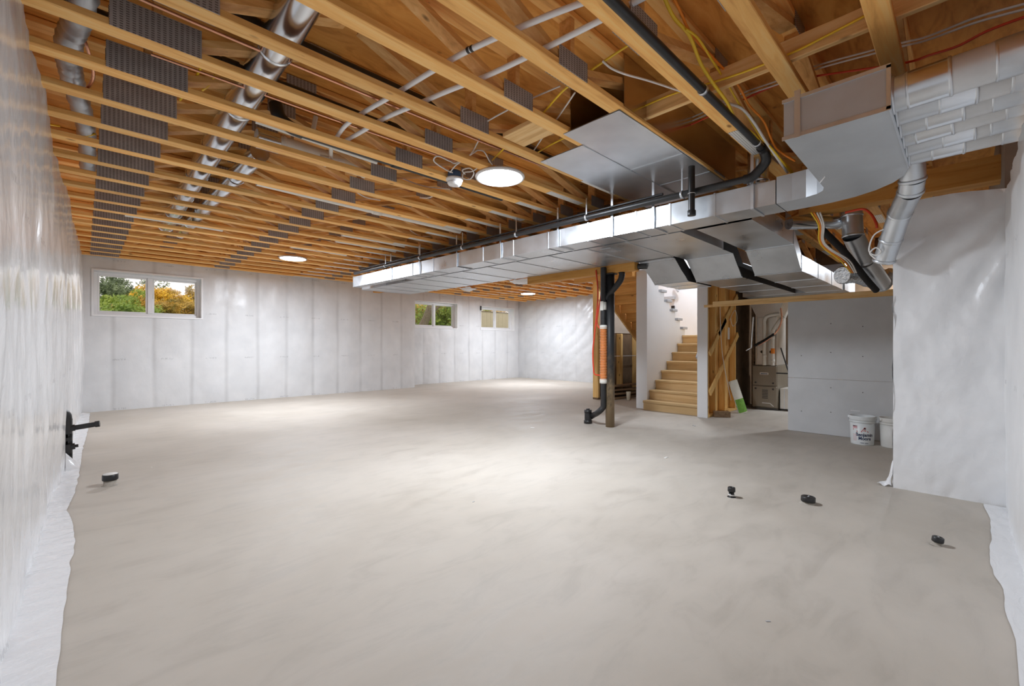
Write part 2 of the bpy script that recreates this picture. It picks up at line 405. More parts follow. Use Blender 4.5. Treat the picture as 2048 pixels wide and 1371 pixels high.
# window wall, two planes with a jog
WIN = [(.15, 1.82, 1.83, 2.66, YB), (7.54, 9.20, 1.83, 2.66, YB2), (10.27, 11.92, 1.83, 2.64, YB2)]
def back(name, x0, x1, Y, wins):
    ex = [e for q in wins for e in (q[0], q[1])]; ez = sorted(set(e for q in wins for e in (q[2], q[3])))
    def f(x, z):
        near = 1.0
        for q in wins:
            dx = max(q[0]-x, 0, x-q[1]); dz = max(q[2]-z, 0, z-q[3]); near = min(near, math.hypot(dx, dz)/.25)
        y = Y - (.016*abs(math.sin((x-.42)*math.pi/.62)) + wr((x*1.4, Y, z*.8), 1.5, .012))*near
        return (x, y, z)
    sk = lambda x, z: any(q[0] < x < q[1] and q[2] < z < q[3] for q in wins)
    return struct(MB().grid(cuts(x0, x1, int((x1-x0)*22), ex), cuts(0, 2.96, 60, ez), f, sk, flip=True).build(name, M['poly_b']))
back('wall_back', -.1, JX, YB, WIN[:1])
back('wall_back_recess', JX-.02, XF+.1, YB2, WIN[1:])
struct(MB().grid(lin(YB-.012, YB2+.02, 10), lin(0, 2.96, 20), lambda y, z: (JX + wr((y, 0, z), 2, .006), y, z), flip=False).build('wall_back_jog', M['poly_b']))
# far wall : loose sheet with diagonal pulls
def ff(y, z):
    d = (y-8)*.75 + z*.8
    a = math.exp(-((z-1.9)/.75)**2)*.020 + .006
    x = XF - a*abs(math.sin(d*7.5 + 1.5*noise.noise(Vector((y, z, 2))))) - wr((0, y, z), 1.3, .015)
    return (x, y, z)
struct(MB().grid(lin(5.9, YB2+.1, 120), lin(0, 2.96, 70), ff, flip=True).build('wall_far', M['poly_f']))
# near right-hand wall and its short return
def fr(x, z):
    y = YR + wr((x*1.2, 4, z*.5), 1.6, .014) + wr((x*5, 2, z*.9), 1.4, .004)
    return (x, y, z)
struct(MB().grid(lin(-.3, 5.12, 130), lin(0, 2.43, 50), fr, flip=True).build('wall_right', M['poly_r']))
def fp(y, z):
    yy = (y-YR)/.66; zz = z/2.46
    x = 5.10 - wr((1, y*2, z*1.2), 1.8, .012)
    # pulls fanning out from the fixing near the top of the corner
    a = math.atan2(1.02-zz, 1.0-(1-yy)*.5 - .35); r = math.hypot(yy, (1-zz)*2)
    x -= .016*math.sin(a*20 + 2*noise.noise(Vector((y*2, z, 5))))*max(0, 1-abs(zz-.72)*2.2)*min(1, r*2)
    return (x, y, z + (.03*math.sin(yy*3) if z > 2.4 else 0))
pw = struct(MB().grid(lin(YR-.02, .44, 44), lin(0, 2.46, 90), fp, flip=True)
            .grid(lin(5.10, 5.24, 4), lin(0, 2.46, 60), lambda x, z: (x, .44 + wr((x*4, 1, z*2), 1.5, .014), z), flip=True)
            .box(5.13, 5.24, YR, .42, 0, 2.45).build('wall_partition', M['poly_r']))
# rim framing above the walls, mechanical-room shell
for nm, a in (('trim_1', (-.42, -.27, -1.0, 12.6, 2.90, TZ)), ('trim_2', (-.42, JX, YB+.06, YB+.14, 2.94, TZ)), ('trim_3', (JX, 12.5, YB2+.06, YB2+.14, 2.94, TZ)),
              ('trim_4', (12.28, 12.36, -1.0, 12.5, 2.94, TZ)), ('trim_5', (-.42, 12.4, -1.02, -.92, 2.4, TZ))):
    struct(MB().box(*a).build(nm, M['ply']))
struct(MB().box(5.24, 11.0, YR-.12, YR, 0, TZ).build('wall_mechanical_side', M['dryshade']))
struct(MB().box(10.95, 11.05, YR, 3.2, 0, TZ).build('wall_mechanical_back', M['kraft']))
struct(MB().box(-.6, 5.3, -.92, YR-.05, 2.38, 2.43).build('trim_6', M['lumY']))

# floor flaps of the vapour barrier
def edge(tab, t):
    for (a, b), (c, d) in zip(tab, tab[1:]):
        if a <= t <= c: return b + (d-b)*(t-a)/(c-a)
    return tab[-1][1] if t > tab[-1][0] else tab[0][1]
LE = [(-.2,-.06),(2.33,-.07),(3.08,-.06),(3.98,-.035),(4.4,-.05),(4.74,-.085),(5.2,-.05),(5.73,-.03),(6.4,-.015),(7.33,0),(9,.06),(11.3,.10)]
def ffl(y, s):
    x0 = XL(y)-.02; x1 = edge(LE, y) + .012*noise.noise(Vector((y*6, 1, 1)))
    z = .004 + (.016*abs(noise.noise(Vector((y*9, s*2, 7)))) + .02*max(0, noise.noise(Vector((y*16, s*1.5, 3)))))*(1-s*.75)
    return (x0 + (x1-x0)*s, y, z)
tag(MB().grid(lin(YR, 11.25, 420), lin(0, 1, 10), ffl, flip=False).build('plastic_flap', M['poly_s']),
    'crinkled white plastic sheet edge lying on the floor along the glossy side wall', 'plastic sheet')
RE = [(-.2,-.13),(2.0,-.13),(2.47,-.14),(2.83,-.15),(3.1,-.13),(3.37,-.14),(3.55,-.11),(3.70,-.10),(4.0,-.105),(4.18,-.12),(4.7,-.125),(5.03,-.10)]
def frl(x, s):
    y0 = YR-.02; y1 = edge(RE, x) + .006*noise.noise(Vector((x*7, 5, 1)))
    z = .004 + (.012*abs(noise.noise(Vector((x*5, s*2, 17)))))*(1-s*.7)
    return (x, y0 + (y1-y0)*s, z)
tag(MB().grid(lin(-.2, 5.08, 200), lin(0, 1, 8), frl, flip=True).build('plastic_flap', M['poly_s']),
    'white plastic sheet edge on the floor beside the short covered partition', 'plastic sheet')
fc = [aZ(1766,972,0), aZ(1790,976,0)]
tag(MB().grid(lin(0,1,8), lin(0,1,8), lambda u, v: (5.10+.16*v*(1-u*.3), .45+.10*u*(1-v*.55)+.01*math.sin(7*v), .012+.20*v*(1-u)**1.3+.012*math.sin(9*u))).build('plastic_flap', M['poly_s']),
    'small loose corner of plastic hanging at the foot of the partition', 'plastic sheet')

# ------------------------------------------------------------------ windows
for i, (x0, x1, z0, z1, Y) in enumerate(WIN):
    wd = bpy.data.objects.new('window_%d' % (i+1), None); COL.objects.link(wd); wd['kind'] = 'structure'; wd['label'] = ['wide basement slider window looking out on autumn trees','basement slider window with a leaning trunk outside','basement slider window facing the beige fence'][i]
    dp = .24; a = .03
    rv = MB()     # wrapped reveal
    rv.box(x0-a, x0, Y-.02, Y+dp, z0-a, z1+a).box(x1, x1+a, Y-.02, Y+dp, z0-a, z1+a).box(x0, x1, Y-.02, Y+dp, z0-a, z0).box(x0, x1, Y-.02, Y+dp, z1, z1+a)
    rv.build('reveal', M['vinyl'], wd)
    fy0, fy1 = Y+dp-.09, Y+dp
    fw = .055
    MB().bbox(x0, x0+fw, fy0, fy1, z0, z1).bbox(x1-fw, x1, fy0, fy1, z0, z1).bbox(x0+fw, x1-fw, fy0, fy1, z0, z0+fw).bbox(x0+fw, x1-fw, fy0, fy1, z1-fw, z1).build('frame', M['vinyl'], wd)
    xm = (x0+x1)/2
    MB().bbox(xm-.04, xm+.04, fy0-.01, fy1-.005, z0+fw, z1-fw).build('mullion', M['vinyl'], wd)
    for k, (p, q) in enumerate(((x0+fw, xm-.04), (xm+.04, x1-fw))):
        sw = .03; sy0, sy1 = fy0+.02+.02*k, fy0+.05+.02*k
        sa = MB().bbox(p, p+sw, sy0, sy1, z0+fw, z1-fw).bbox(q-sw, q, sy0, sy1, z0+fw, z1-fw).bbox(p+sw, q-sw, sy0, sy1, z0+fw, z0+fw+sw).bbox(p+sw, q-sw, sy0, sy1, z1-fw-sw, z1-fw).build('sash', M['vinyl'], wd)
        MB().box(p+sw, q-sw, sy0+.012, sy0+.018, z0+fw+sw, z1-fw-sw).build('pane', M['glass'], sa)
        MB().bbox(q-.02 if k == 0 else p+.004, q-.006 if k == 0 else p+.018, sy0-.02, sy0, (z0+z1)/2-.05, (z0+z1)/2+.05).build('latch', M['vinyl'], sa)
    # masonry outside of the opening
    struct(MB().box(x0-.5, x0-a, Y+.10, Y+dp-.005, z0-.5, z1+.25).box(x1+a, x1+.5, Y+.10, Y+dp-.005, z0-.5, z1+.25)
           .box(x0-a, x1+a, Y+.10, Y+dp-.005, z0-.5, z0-a).box(x0-a, x1+a, Y+.10, Y+dp-.005, z1+a, z1+.25).build('trim_%d' % (11+i), M['rough_conc']))
tag(MB().bbox(10.225, 10.26, YB2-.05, YB2-.012, 2.50, 2.66).build('window_stop', M['abs']), 'small black stop beside the upper corner of the fence-side window', 'bracket')

# ------------------------------------------------------------------ floor trusses
PITCH = .4775; Y0 = 1.79; CW = .105; CH = .042
def bars(mb, p, q, wd=CW*.88, th=.040): return mb.bar((p[0], 0, p[1]), (q[0], 0, q[1]), wd, th, (0,1,0))
def truss_meshes(x0, x1, bots, tops, plates, big, splice, seed):
    zb, zt = CZ+CH, TZ-.004-CH
    P = []
    P.append(('bottom_chord', MB().bbox(x0, x1, -CW/2, CW/2, CZ, zb).mesh('bottom_chord'), 'chord'))
    P.append(('top_chord', MB().bbox(x0, x1, -CW/2, CW/2, zt, zt+CH).mesh('top_chord'), 'chord'))
    for b in bots:
        P.append(('web', MB().bbox(b-.02, b+.02, -CW*.44, CW*.44, zb, zt, .003).mesh('web'), 'web'))
        for tp in tops:
            if abs(tp-b) < 1.35 and x0 <= tp <= x1:
                s = 1 if tp > b else -1
                P.append(('web', bars(MB(), (b+s*.07, zb+.012), (tp-s*.05, zt-.012)).mesh('web'), 'web'))
    for (a, b, h) in plates:
        P.append(('nail_plate', MB().box(a, b, -CW/2-.004, -CW/2-.0005, CZ+.003, CZ+h).mesh('nail_plate'), 'plate'))
    for (a, b, h) in plates:
        P.append(('nail_plate', MB().box(a, b, CW/2+.0005, CW/2+.004, CZ+.003, CZ+h).mesh('nail_plate'), 'plate'))
    for tp in tops:
        if x0 < tp-.1 and tp+.1 < x1: P.append(('nail_plate', MB().box(tp-.11, tp+.11, -CW/2-.004, -CW/2-.0005, zt-.06, zt+CH-.003).mesh('nail_plate'), 'plate'))
    for (a, b) in splice:
        P.append(('splice_plate', MB().box(a, b, -CW/2+.012, CW/2-.012, CZ-.003, CZ-.0003).mesh('splice_plate'), 'plateb'))
    out = []
    for n_, me, m_ in P: me.materials.append(M[m_]); out.append((n_, me))
    return out
TL = truss_meshes(-.26, 5.74, (.30, 2.17, 4.45), (-.55, 1.22, 3.25, 5.45), ((.10,.50,.165),(2.03,2.31,.125),(4.36,4.62,.125)), None, ((3.64,4.22),), 1)
TR = truss_meshes(5.94, 12.28, (6.9, 8.9, 10.9), (5.9, 7.9, 9.9, 11.9), ((6.76,7.04,.125),(8.76,9.04,.125),(10.76,11.04,.125)), None, ((7.3,7.8),(9.4,9.9)), 2)
TS = truss_meshes(5.94, 7.90, (6.9,), (5.9, 7.8), ((6.76,7.04,.125),), None, (), 3)
ORD = ['first','second','third','fourth','fifth','sixth','seventh','eighth','ninth','tenth','eleventh','twelfth','thirteenth','fourteenth','fifteenth','sixteenth','seventeenth','eighteenth','nineteenth','twentieth','twenty-first','twenty-second','twenty-third','twenty-fourth','twenty-fifth','twenty-sixth','twenty-seventh']
def put_truss(parts, y, label, group):
    t_ = thing('floor_truss', label, 'floor truss', (0, y, 0), group)
    for n_, me in parts:
        o = bpy.data.objects.new(n_, me); COL.objects.link(o); o.parent = t_
    return t_
K0, K1 = -3, 20
for k in range(K0, K1+1):
    put_truss(TL, Y0 + PITCH*k - CW/2, 'open-web wooden floor truss over the main room, %s from the wide window wall' % ORD[K1-k], 'floor trusses over the main room')
for k in range(K0, 22):
    y = Y0 + PITCH*k - CW/2
    sh = SY0-.1 < y < SY1+.1
    if k <= 2: lb = 'open-web wooden floor truss above the furnace room ducts, %s from the stairs' % ORD[2-k]
    elif sh: lb = 'short wooden floor truss ending at the stair opening, %s from the furnace side' % ORD[k-3]
    else: lb = 'open-web wooden floor truss beyond the trunk ducts, %s from the recessed window wall' % ORD[21-k]
    put_truss(TS if sh else TR, y, lb, 'floor trusses beyond the ducts')
def JY(k): return Y0 + PITCH*k - CW     # near face of truss k
# strongback through the webs, blocking
tag(MB().bbox(3.05, 3.09, -.85, 2.13, CZ+CH+.003, CZ+CH+.135).build('strongback', M['lumY']), 'long wooden strongback threaded through the trusses behind the yellow cables', 'lumber')
tag(MB().bbox(2.45, 2.70, JY(1)+CW+.01, JY(2)-.012, CZ+.02, CZ+.058).build('blocking_board', M['lumY']), 'short flat blocking board between trusses beside the foil panels', 'lumber')
tag(MB().bbox(5.76, 5.90, 3.36, 5.52, 2.35, CZ-.003).build('drop_beam', M['beam']), 'orange laminated beam resting on the dark post beside the ducts', 'beam')
struct(MB().box(5.74, 5.93, 5.52, 12.1, 2.70, CZ-.003).build('beam_bearing', M['beam']))
struct(MB().box(5.74, 5.93, -.9, 1.30, 2.70, CZ-.003).build('beam_bearing_near', M['beam']))

# ------------------------------------------------------------------ trunk ducts
ZB, ZT = 2.45, 2.655
def skew(x, y, z): return (x + .0287*(4.5-y), y, z)
def rect_duct(x0, x1, ys, z0, z1, parent, m, name='duct_section'):
    for a, b in zip(ys, ys[1:]):
        # slightly quilted sheet faces
        mb = MB(); nx = 6; ny = 8; cr = .004
        fb = lambda u, v, z, s: (x0+(x1-x0)*u, a+.003+(b-a-.006)*v, z + s*cr*(math.sin(math.pi*u)*math.sin(math.pi*v)))
        mb.grid(lin(0,1,nx), lin(0,1,ny), lambda u, v: fb(u, v, z0, 1), flip=True)
        mb.grid(lin(0,1,nx), lin(0,1,ny), lambda u, v: fb(u, v, z1, -1))
        mb.grid(lin(0,1,nx), lin(0,1,ny), lambda u, v: (x0 + cr*math.sin(math.pi*u)*math.sin(math.pi*v), a+.003+(b-a-.006)*v, z0+(z1-z0)*u), flip=True)
        mb.grid(lin(0,1,nx), lin(0,1,ny), lambda u, v: (x1 - cr*math.sin(math.pi*u)*math.sin(math.pi*v), a+.003+(b-a-.006)*v, z0+(z1-z0)*u))
        mb.add([(x0,a+.003,z0),(x1,a+.003,z0),(x1,a+.003,z1),(x0,a+.003,z1)], [(0,1,2,3)]); mb.add([(x0,b-.003,z0),(x1,b-.003,z0),(x1,b-.003,z1),(x0,b-.003,z1)], [(3,2,1,0)])
        mb.xf(skew).build(name, m, parent)
        e = .006
        MB().box(x0-e, x0, b-.009, b+.009, z0-e, z1+e).box(x1, x1+e, b-.009, b+.009, z0-e, z1+e).box(x0, x1, b-.009, b+.009, z0-e, z0).box(x0, x1, b-.009, b+.009, z1, z1+e).xf(skew).build('drive_cleat', M['cleat'], parent)
d1 = thing('trunk_duct', 'long galvanised rectangular trunk duct with the black pipe along its top edge', 'duct', (0,0,0))
rect_duct(4.12, 4.43, [1.12, 1.62, 2.05, 2.42, 3.02, 3.62, 4.22, 4.82, 5.42, 6.02, 6.62, 7.02], ZB, ZT, d1, M['galv'])
rect_duct(4.12, 4.28, [7.02, 7.6, 8.2, 8.78], ZB, ZT, d1, M['galv'])
# elbow and header box feeding the round branches
pl = [(4.215,1.115),(4.215,1.0),(4.205,.90),(4.175,.82),(4.12,.77),(4.04,.75),(2.94,.74),(2.94,.27),(4.02,.27),(4.16,.30),(4.29,.37),(4.40,.48),(4.48,.62),(4.52,.78),(4.53,.95),(4.53,1.115)]
MB().prism(pl, ZB, ZT+.02).build('elbow_box', M['galvm'], d1)
MB().box(2.934, 2.94, .262, .748, ZB-.006, ZB+.016).box(2.934, 2.94, .262, .748, ZT+.006, ZT+.026).box(2.930, 2.94, .655, .685, ZB-.01, ZT+.055).box(2.934,2.94,.262,.28,ZB,ZT+.02).build('box_flange', M['cleat'], d1)
MB().box(2.94, 4.0, .262, .27, ZB-.006, ZB+.012).build('box_flange', M['cleat'], d1)
MB().bar(aZ(1640,365,ZB-.004), aZ(1650,352,ZB-.004), .012, .004, (0,0,1)).build('tape_tab', M['white'], d1)
# hanger straps
for y in (1.30, 2.22, 2.70, 3.45, 4.45, 5.4, 6.4, 7.3):
    MB().box(4.104, 4.112, y-.012, y+.012, ZB-.004, CZ+.0).box(4.104, 4.42, y-.012, y+.012, ZB-.010, ZB-.006).xf(skew).build('hanger_strap', M['cleat'], d1)
d2 = thing('trunk_duct', 'wide galvanised trunk duct beside the post, parallel to the narrower one', 'duct')
rect_duct(4.47, 5.66, [2.10, 2.75, 3.30, 3.9, 4.5, 5.1, 5.7, 6.3, 6.9, 7.5, 8.1, 8.6, 9.1], ZB, ZT, d2, M['galv'])
MB().box(4.62, 4.86, 3.05, 3.20, ZB-.004, ZB+.004).xf(skew).build('access_plate', M['galvd'], d2)
# offset ducts dropping towards the furnace
def offset_duct(label, y0, y1, xs, xa, xb, xe, zl, parent_mat):
    T = thing('offset_duct', label, 'duct')
    h = .20
    def seg(name, prof, mt):
        mb = MB(); n = len(prof)
        for sgn, dz in ((1,0),(-1,h)):
            mb.grid(list(range(n)), [y0, (y0*2+y1)/3, (y0+2*y1)/3, y1], lambda i, y: (prof[i][0], y, prof[i][1]+dz), flip=(sgn < 0) == False)
        for y, fl_ in ((y0,False),(y1,True)):
            mb.grid(list(range(n)), [0,1], lambda i, s: (prof[i][0], y, prof[i][1]+h*s), flip=fl_)
        mb.build(name, mt, T)
        e = .005; X, Z = prof[-1]
        MB().box(X-.008, X+.008, y0-e, y1+e, Z-e, Z).box(X-.008, X+.008, y0-e, y0, Z, Z+h).box(X-.008, X+.008, y1, y1+e, Z, Z+h).build('drive_cleat', M['cleat'], T)
    if y0 > 2: MB().prism([(xs,ZB+.004),(xs,ZB+h-.01),(xa,ZB+h-.01),(xb,zl+h-.01),(xe,zl+h-.01),(xe,zl+.004),(xb,zl+.004),(xa+(xb-xa)*.45,(ZB+zl)/2),(xa,ZB+.004)], y0-.012, y0-.004, lambda a,b,c: (a,c,b)).build('gap_dark_sheet', M['blackfoam'], T)  # black sheet added on the gap-facing side so the gap stays dark
    seg('upper_section', [(xs, ZB), ((xs+xa)/2, ZB+.003), (xa, ZB)], parent_mat)
    cur = []
    for i in range(17):
        t_ = i/16; cur.append((xa+(xb-xa)*(.12*t_+.88*(t_-.10*math.sin(2*math.pi*t_))), ZB+(zl-ZB)*(t_*t_*(3-2*t_))))
    seg('curved_offset', cur, M['galv'])
    k = max(2, int((xe-xb)/.8)); xs_ = lin(xb, xe, k)
    for a, b in zip(xs_, xs_[1:]): seg('lower_section', [(a, zl), ((a+b)/2, zl+.004), (b, zl)], parent_mat)
    return T
ZL = 2.175
offset_duct('curved offset duct nearest the insulated partition, dropping towards the furnace', 1.42, 1.95, 4.58, 6.06, 6.42, 9.1, ZL, M['galv'])
offset_duct('middle curved offset duct between the two dark gaps', 2.12, 2.74, 5.72, 6.10, 6.44, 9.1, ZL, M['galv'])
offset_duct('short curved offset duct ending by the stair wall', 2.80, 3.32, 5.74, 5.86, 6.30, 7.1, ZL, M['galv'])
# black pipe on the trunk, elbow and run along the truss
bp = thing('drain_pipe', 'long black plastic drain pipe on the trunk duct and along a truss', 'pipe')
MB().tube([skew(4.06, y, 2.70) for y in lin(1.30, 8.6, 12)], .030, 12).build('horizontal_run', M['abs'], bp)
e0 = Vector(skew(4.06, 1.30, 2.70)); ry = JY(-1)-.035
MB().tube(smooth_path([e0+Vector((0,.05,0)), e0, e0+Vector((0,-.05,.03)), (e0.x-.02, ry, 2.80), (e0.x-.07, ry, 2.872), (e0.x-.14, ry, 2.88)], 5), .039, 12).build('elbow', M['abs'], bp)
MB().tube([(e0.x-.12, ry, 2.88), (.9, ry, 2.895)], .026, 12).build('truss_run', M['abs'], bp)
for x in (1.2, 2.85, 3.9): MB().lathe((x, ry, 2.886), [(.028,-.012),(.033,-.012),(.033,.012),(.028,.012)], 16, 'X').box(x-.008, x+.008, ry-.004, ry+.03, 2.90, 2.935).build('pipe_clip', M['cleat'], bp)
for y in (1.9, 3.0, 4.1, 5.2, 6.3, 7.4):
    c_ = skew(4.06, y, 2.70); MB().lathe(c_, [(.031,-.012),(.036,-.012),(.036,.012),(.031,.012)], 16, 'Y').box(c_[0]-.004, c_[0]+.004, y-.008, y+.008, 2.73, CZ).build('pipe_clip', M['cleat'], bp)
MB().tube([skew(4.075, y, 2.755) for y in lin(2.1, 8.4, 6)], .014, 8).build('upper_line', M['abs'], bp)
# capped vertical drop pipe
cp = thing('capped_pipe', 'short capped black pipe hanging in front of the trunk duct', 'pipe')
MB().tube([(4.06,1.775,2.915),(4.06,1.775,2.49)], .030, 14).build('pipe_body', M['abs'], cp)
MB().lathe((4.06,1.775,2.455), [(0,0),(.037,0),(.038,.004),(.038,.045),(.031,.05)], 18).build('end_cap', M['abs'], cp)
MB().lathe((4.06,1.775,2.66), [(.031,-.002),(.033,-.002),(.033,.002),(.031,.002)], 18).build('marking_band', M['cwhite'], cp)
# round drop by the trunk
rd = thing('round_duct', 'short bright vertical round duct joining the trunk behind the elbow', 'duct')
MB().tube([(4.36,1.30,3.27),(4.36,1.30,2.66)], .085, 22).build('duct_section', M['shiny'], rd)
MB().lathe((4.36,1.30,2.72), [(.085,-.012),(.093,-.006),(.093,.006),(.085,.012)], 22).lathe((4.36,1.30,2.68), [(.085,-.012),(.1,-.006),(.1,.006),(.085,.012)], 22).build('bead', M['shiny'], rd)

# panned return bays
pan = thing('foil_closure', 'foil-faced sheet closing the truss bay nearer the black capped pipe', 'duct panel')
MB().grid(lin(2.72,4.90,14), lin(JY(0)+.02,JY(1)+.05,6), lambda x,y: (x,y,CZ-.008+.004*noise.noise(Vector((x*2,y*3,1)))), flip=True).box(2.72,4.90,JY(0)+.02,JY(1)+.05,CZ-.003,CZ-.001).build('sheet', M['panfoil'], pan)
MB().box(3.72,3.735,JY(0)+.02,JY(1)+.05,CZ-.013,CZ-.008).build('seam', M['cleat'], pan)
MB().box(4.30,4.31,JY(0)+.02,JY(1)+.05,CZ-.013,CZ-.008).build('seam', M['cleat'], pan)
MB().grid(lin(2.74,4.9,10), lin(CZ+.02,TZ-.01,3), lambda x,z: (x,JY(0)-.008,z)).box(2.74,4.9,JY(0)-.007,JY(0)-.005,CZ+.02,TZ-.01).build('side_liner', M['liner'], pan)
pan2 = thing('foil_closure', 'foil-faced sheet closing the truss bay beside the round lamp', 'duct panel')
MB().grid(lin(2.98,4.90,14), lin(JY(1)+.055,JY(2)+.05,6), lambda x,y: (x,y,CZ-.008+.004*noise.noise(Vector((x*2,y*3,4)))), flip=True).box(2.98,4.90,JY(1)+.055,JY(2)+.05,CZ-.003,CZ-.001).build('sheet', M['panfoil'], pan2)
MB().box(2.98,4.9,JY(1)+.050,JY(1)+.060,CZ-.014,CZ-.008).build('seam', M['cleat'], pan2)
MB().grid(lin(2.74,4.9,10), lin(CZ+.02,TZ-.01,3), lambda x,z: (x,JY(1)-.008,z)).box(2.74,4.9,JY(1)-.007,JY(1)-.005,CZ+.02,TZ-.01).build('side_liner', M['liner'], pan2)

# ------------------------------------------------------------------ round ducts
def round_duct(name, label, pts, r, m, seg=.55, group=None, cat='duct', n=22):
    T = thing(name, label, cat, (0,0,0), group)
    pts = [Vector(p) for p in pts]
    # split the path into sections with beads between them
    for a, b in zip(pts, pts[1:]):
        L = (b-a).length; k = max(1, round(L/seg)); d = (b-a)/k
        for i in range(k):
            p, q = a+d*i, a+d*(i+1)
            MB().tube([p, q], r, n, caps=(a is pts[0] and i == 0) or (b is pts[-1] and i == k-1)).build('duct_section', m, T)
            u = d.normalized()
            MB().tube([q-u*.014, q-u*.007, q+u*.007, q+u*.014], r, n, False, [r+.001, r+.007, r+.007, r+.001]).build('bead', m, T)
    return T
round_duct('round_duct', 'bright round steel duct running through the trusses past the large plates', [(.80,1.2,3.10),(.86,3.0,3.10),(.92,8.6,3.10)], .100, M['shiny'], .95)
round_duct('round_duct', 'second round steel duct starting at the white elbow among the far trusses', [(1.22,4.72,3.10),(1.15,9.0,3.10)], .085, M['shiny'], .95)
wd = round_duct('branch_duct', 'white taped branch duct lying between two trusses', [(1.10,JY(6)-.18,3.085),(1.32,JY(6)-.18,3.09),(2.10,JY(6)-.19,3.07)], .075, M['pvc'], .4)
MB().tube([(1.10,JY(6)-.18,3.085),(1.28,JY(6)-.18,3.085)], .088, 20).build('end_collar', M['shiny'], wd)
for x_ in (1.4,2.0): MB().box(x_-.012,x_+.012,JY(6)-.185,JY(6)-.175,3.15,TZ).build('hanger_strap', M['cleat'], wd)
# dark flexible duct by the left wall
fx_ = thing('flex_duct', 'dark flexible duct in the trusses above the glossy side wall', 'duct')
pth = smooth_path([(.02,2.2,3.12),(.0,3.3,3.10),(-.06,3.8,3.08),(-.05,4.3,3.09),(.02,5.2,3.10),(.04,6.4,3.10)], 16)
MB().tube(pth, .06, 14, rs=[.062+.006*math.sin(i*2.2) for i in range(len(pth))]).build('hose', M['galvd'], fx_)
tag(MB().tube(smooth_path([(-.05,3.55,3.18),(.02,3.7,3.05),(.05,3.95,2.99),(.0,4.2,2.985),(-.08,4.35,3.03)],8), .009, 8).build('copper_line', M['copper']), 'thin copper tube looping over the trusses by the side wall', 'pipe')
# black drain pipes and copper line running along bays
for (ky, z, x0, x1, lb) in ((2, 3.13, -.2, 5.6, 'black drain pipe in the third truss bay beside a copper line'), (3, 3.10, -.2, 2.4, 'black drain pipe crossing behind the bright round duct')):
    y = JY(ky+1) - .19 if ky == 3 else JY(3)-.20
    T = thing('drain_pipe', lb, 'pipe')
    MB().tube([(x0,y,z),(x1,y,z-.015)], .042, 14).build('pipe_body', M['abs'], T)
    for x in (x0+.9, x1-.5): MB().lathe((x,y,z-.004), [(.042,-.05),(.05,-.048),(.05,.048),(.042,.05)], 16, 'X').build('coupling', M['abs'], T)
tag(MB().tube(smooth_path([(-.2,JY(3)-.13,3.06),(.6,JY(3)-.12,3.045),(2.0,JY(3)-.12,3.05),(3.4,JY(3)-.14,3.06)],6), .009, 8).build('copper_line', M['copper']), 'long copper tube beside the black drain pipe in the third bay', 'pipe')
tag(MB().tube(smooth_path([(.3,JY(4)-.12,3.03),(1.4,JY(4)-.12,3.03),(2.6,JY(4)-.13,3.04)],6), .008, 8).build('copper_line', M['copper']), 'copper tube in the bay behind the white plastic water lines', 'pipe')
el = thing('drain_elbow', 'black drain pipe with an elbow dropping in behind the white lines', 'pipe')
yb = JY(5)-.20
MB().tube(smooth_path([(1.12,yb+.02,3.20),(1.14,yb,3.10),(1.22,yb,3.045),(1.32,yb,3.03)],6), .052, 14).build('elbow', M['abs'], el)
MB().tube([(1.30,yb,3.03),(3.6,yb,3.02)], .042, 14).build('pipe_body', M['abs'], el)
MB().lathe((2.2,yb,3.026), [(.042,-.05),(.05,-.048),(.05,.048),(.042,.05)], 16, 'X').build('coupling', M['abs'], el)
# long white vent pipe
vp = thing('vent_pipe', 'long white plastic vent pipe slung between far trusses', 'pipe')
yv = JY(8)-.16
MB().tube([(1.35,yv,3.02),(2.6,yv,3.0),(4.1,yv,2.985)], .045, 14).build('pipe_body', M['pvc'], vp)
MB().lathe((2.75,yv,3.0), [(.045,-.06),(.054,-.058),(.054,.058),(.045,.06)], 16, 'X').build('coupling', M['pvc'], vp)
for x in (1.9, 3.5): MB().box(x-.01,x+.01,yv-.05,yv+.05,3.04,3.06).build('strap', M['cwhite'], vp)
vp2 = thing('vent_pipe', 'white plastic pipe nearer the lamp-side trusses, below the red line', 'pipe')
yv = JY(5)-.13
MB().tube([(1.0,yv+.05,3.06),(2.05,yv+.05,3.03)], .022, 10).build('pipe_body', M['pvc'], vp2)
MB().tube(smooth_path([(1.42,yv+.05,3.04),(1.45,yv+.05,3.14),(1.47,yv+.04,3.26)],4), .02, 10).build('riser', M['pvc'], vp2)
for i,(k,x0,x1) in enumerate(((11,2.9,4.0),(12,3.0,4.1),(13,.4,1.5),(14,2.6,3.6))):
    y = JY(k)-.15
    tag(MB().tube([(x0,y,2.985),((x0+x1)/2,y,2.99),(x1,y,2.98)], .035, 12).build('vent_pipe', M['pvc']), ['short white pipe between far trusses past the vent pipe','second short white pipe deep in the far trusses','white pipe near the side wall among the far trusses','white pipe between trusses ahead of the second lamp'][i], 'pipe')
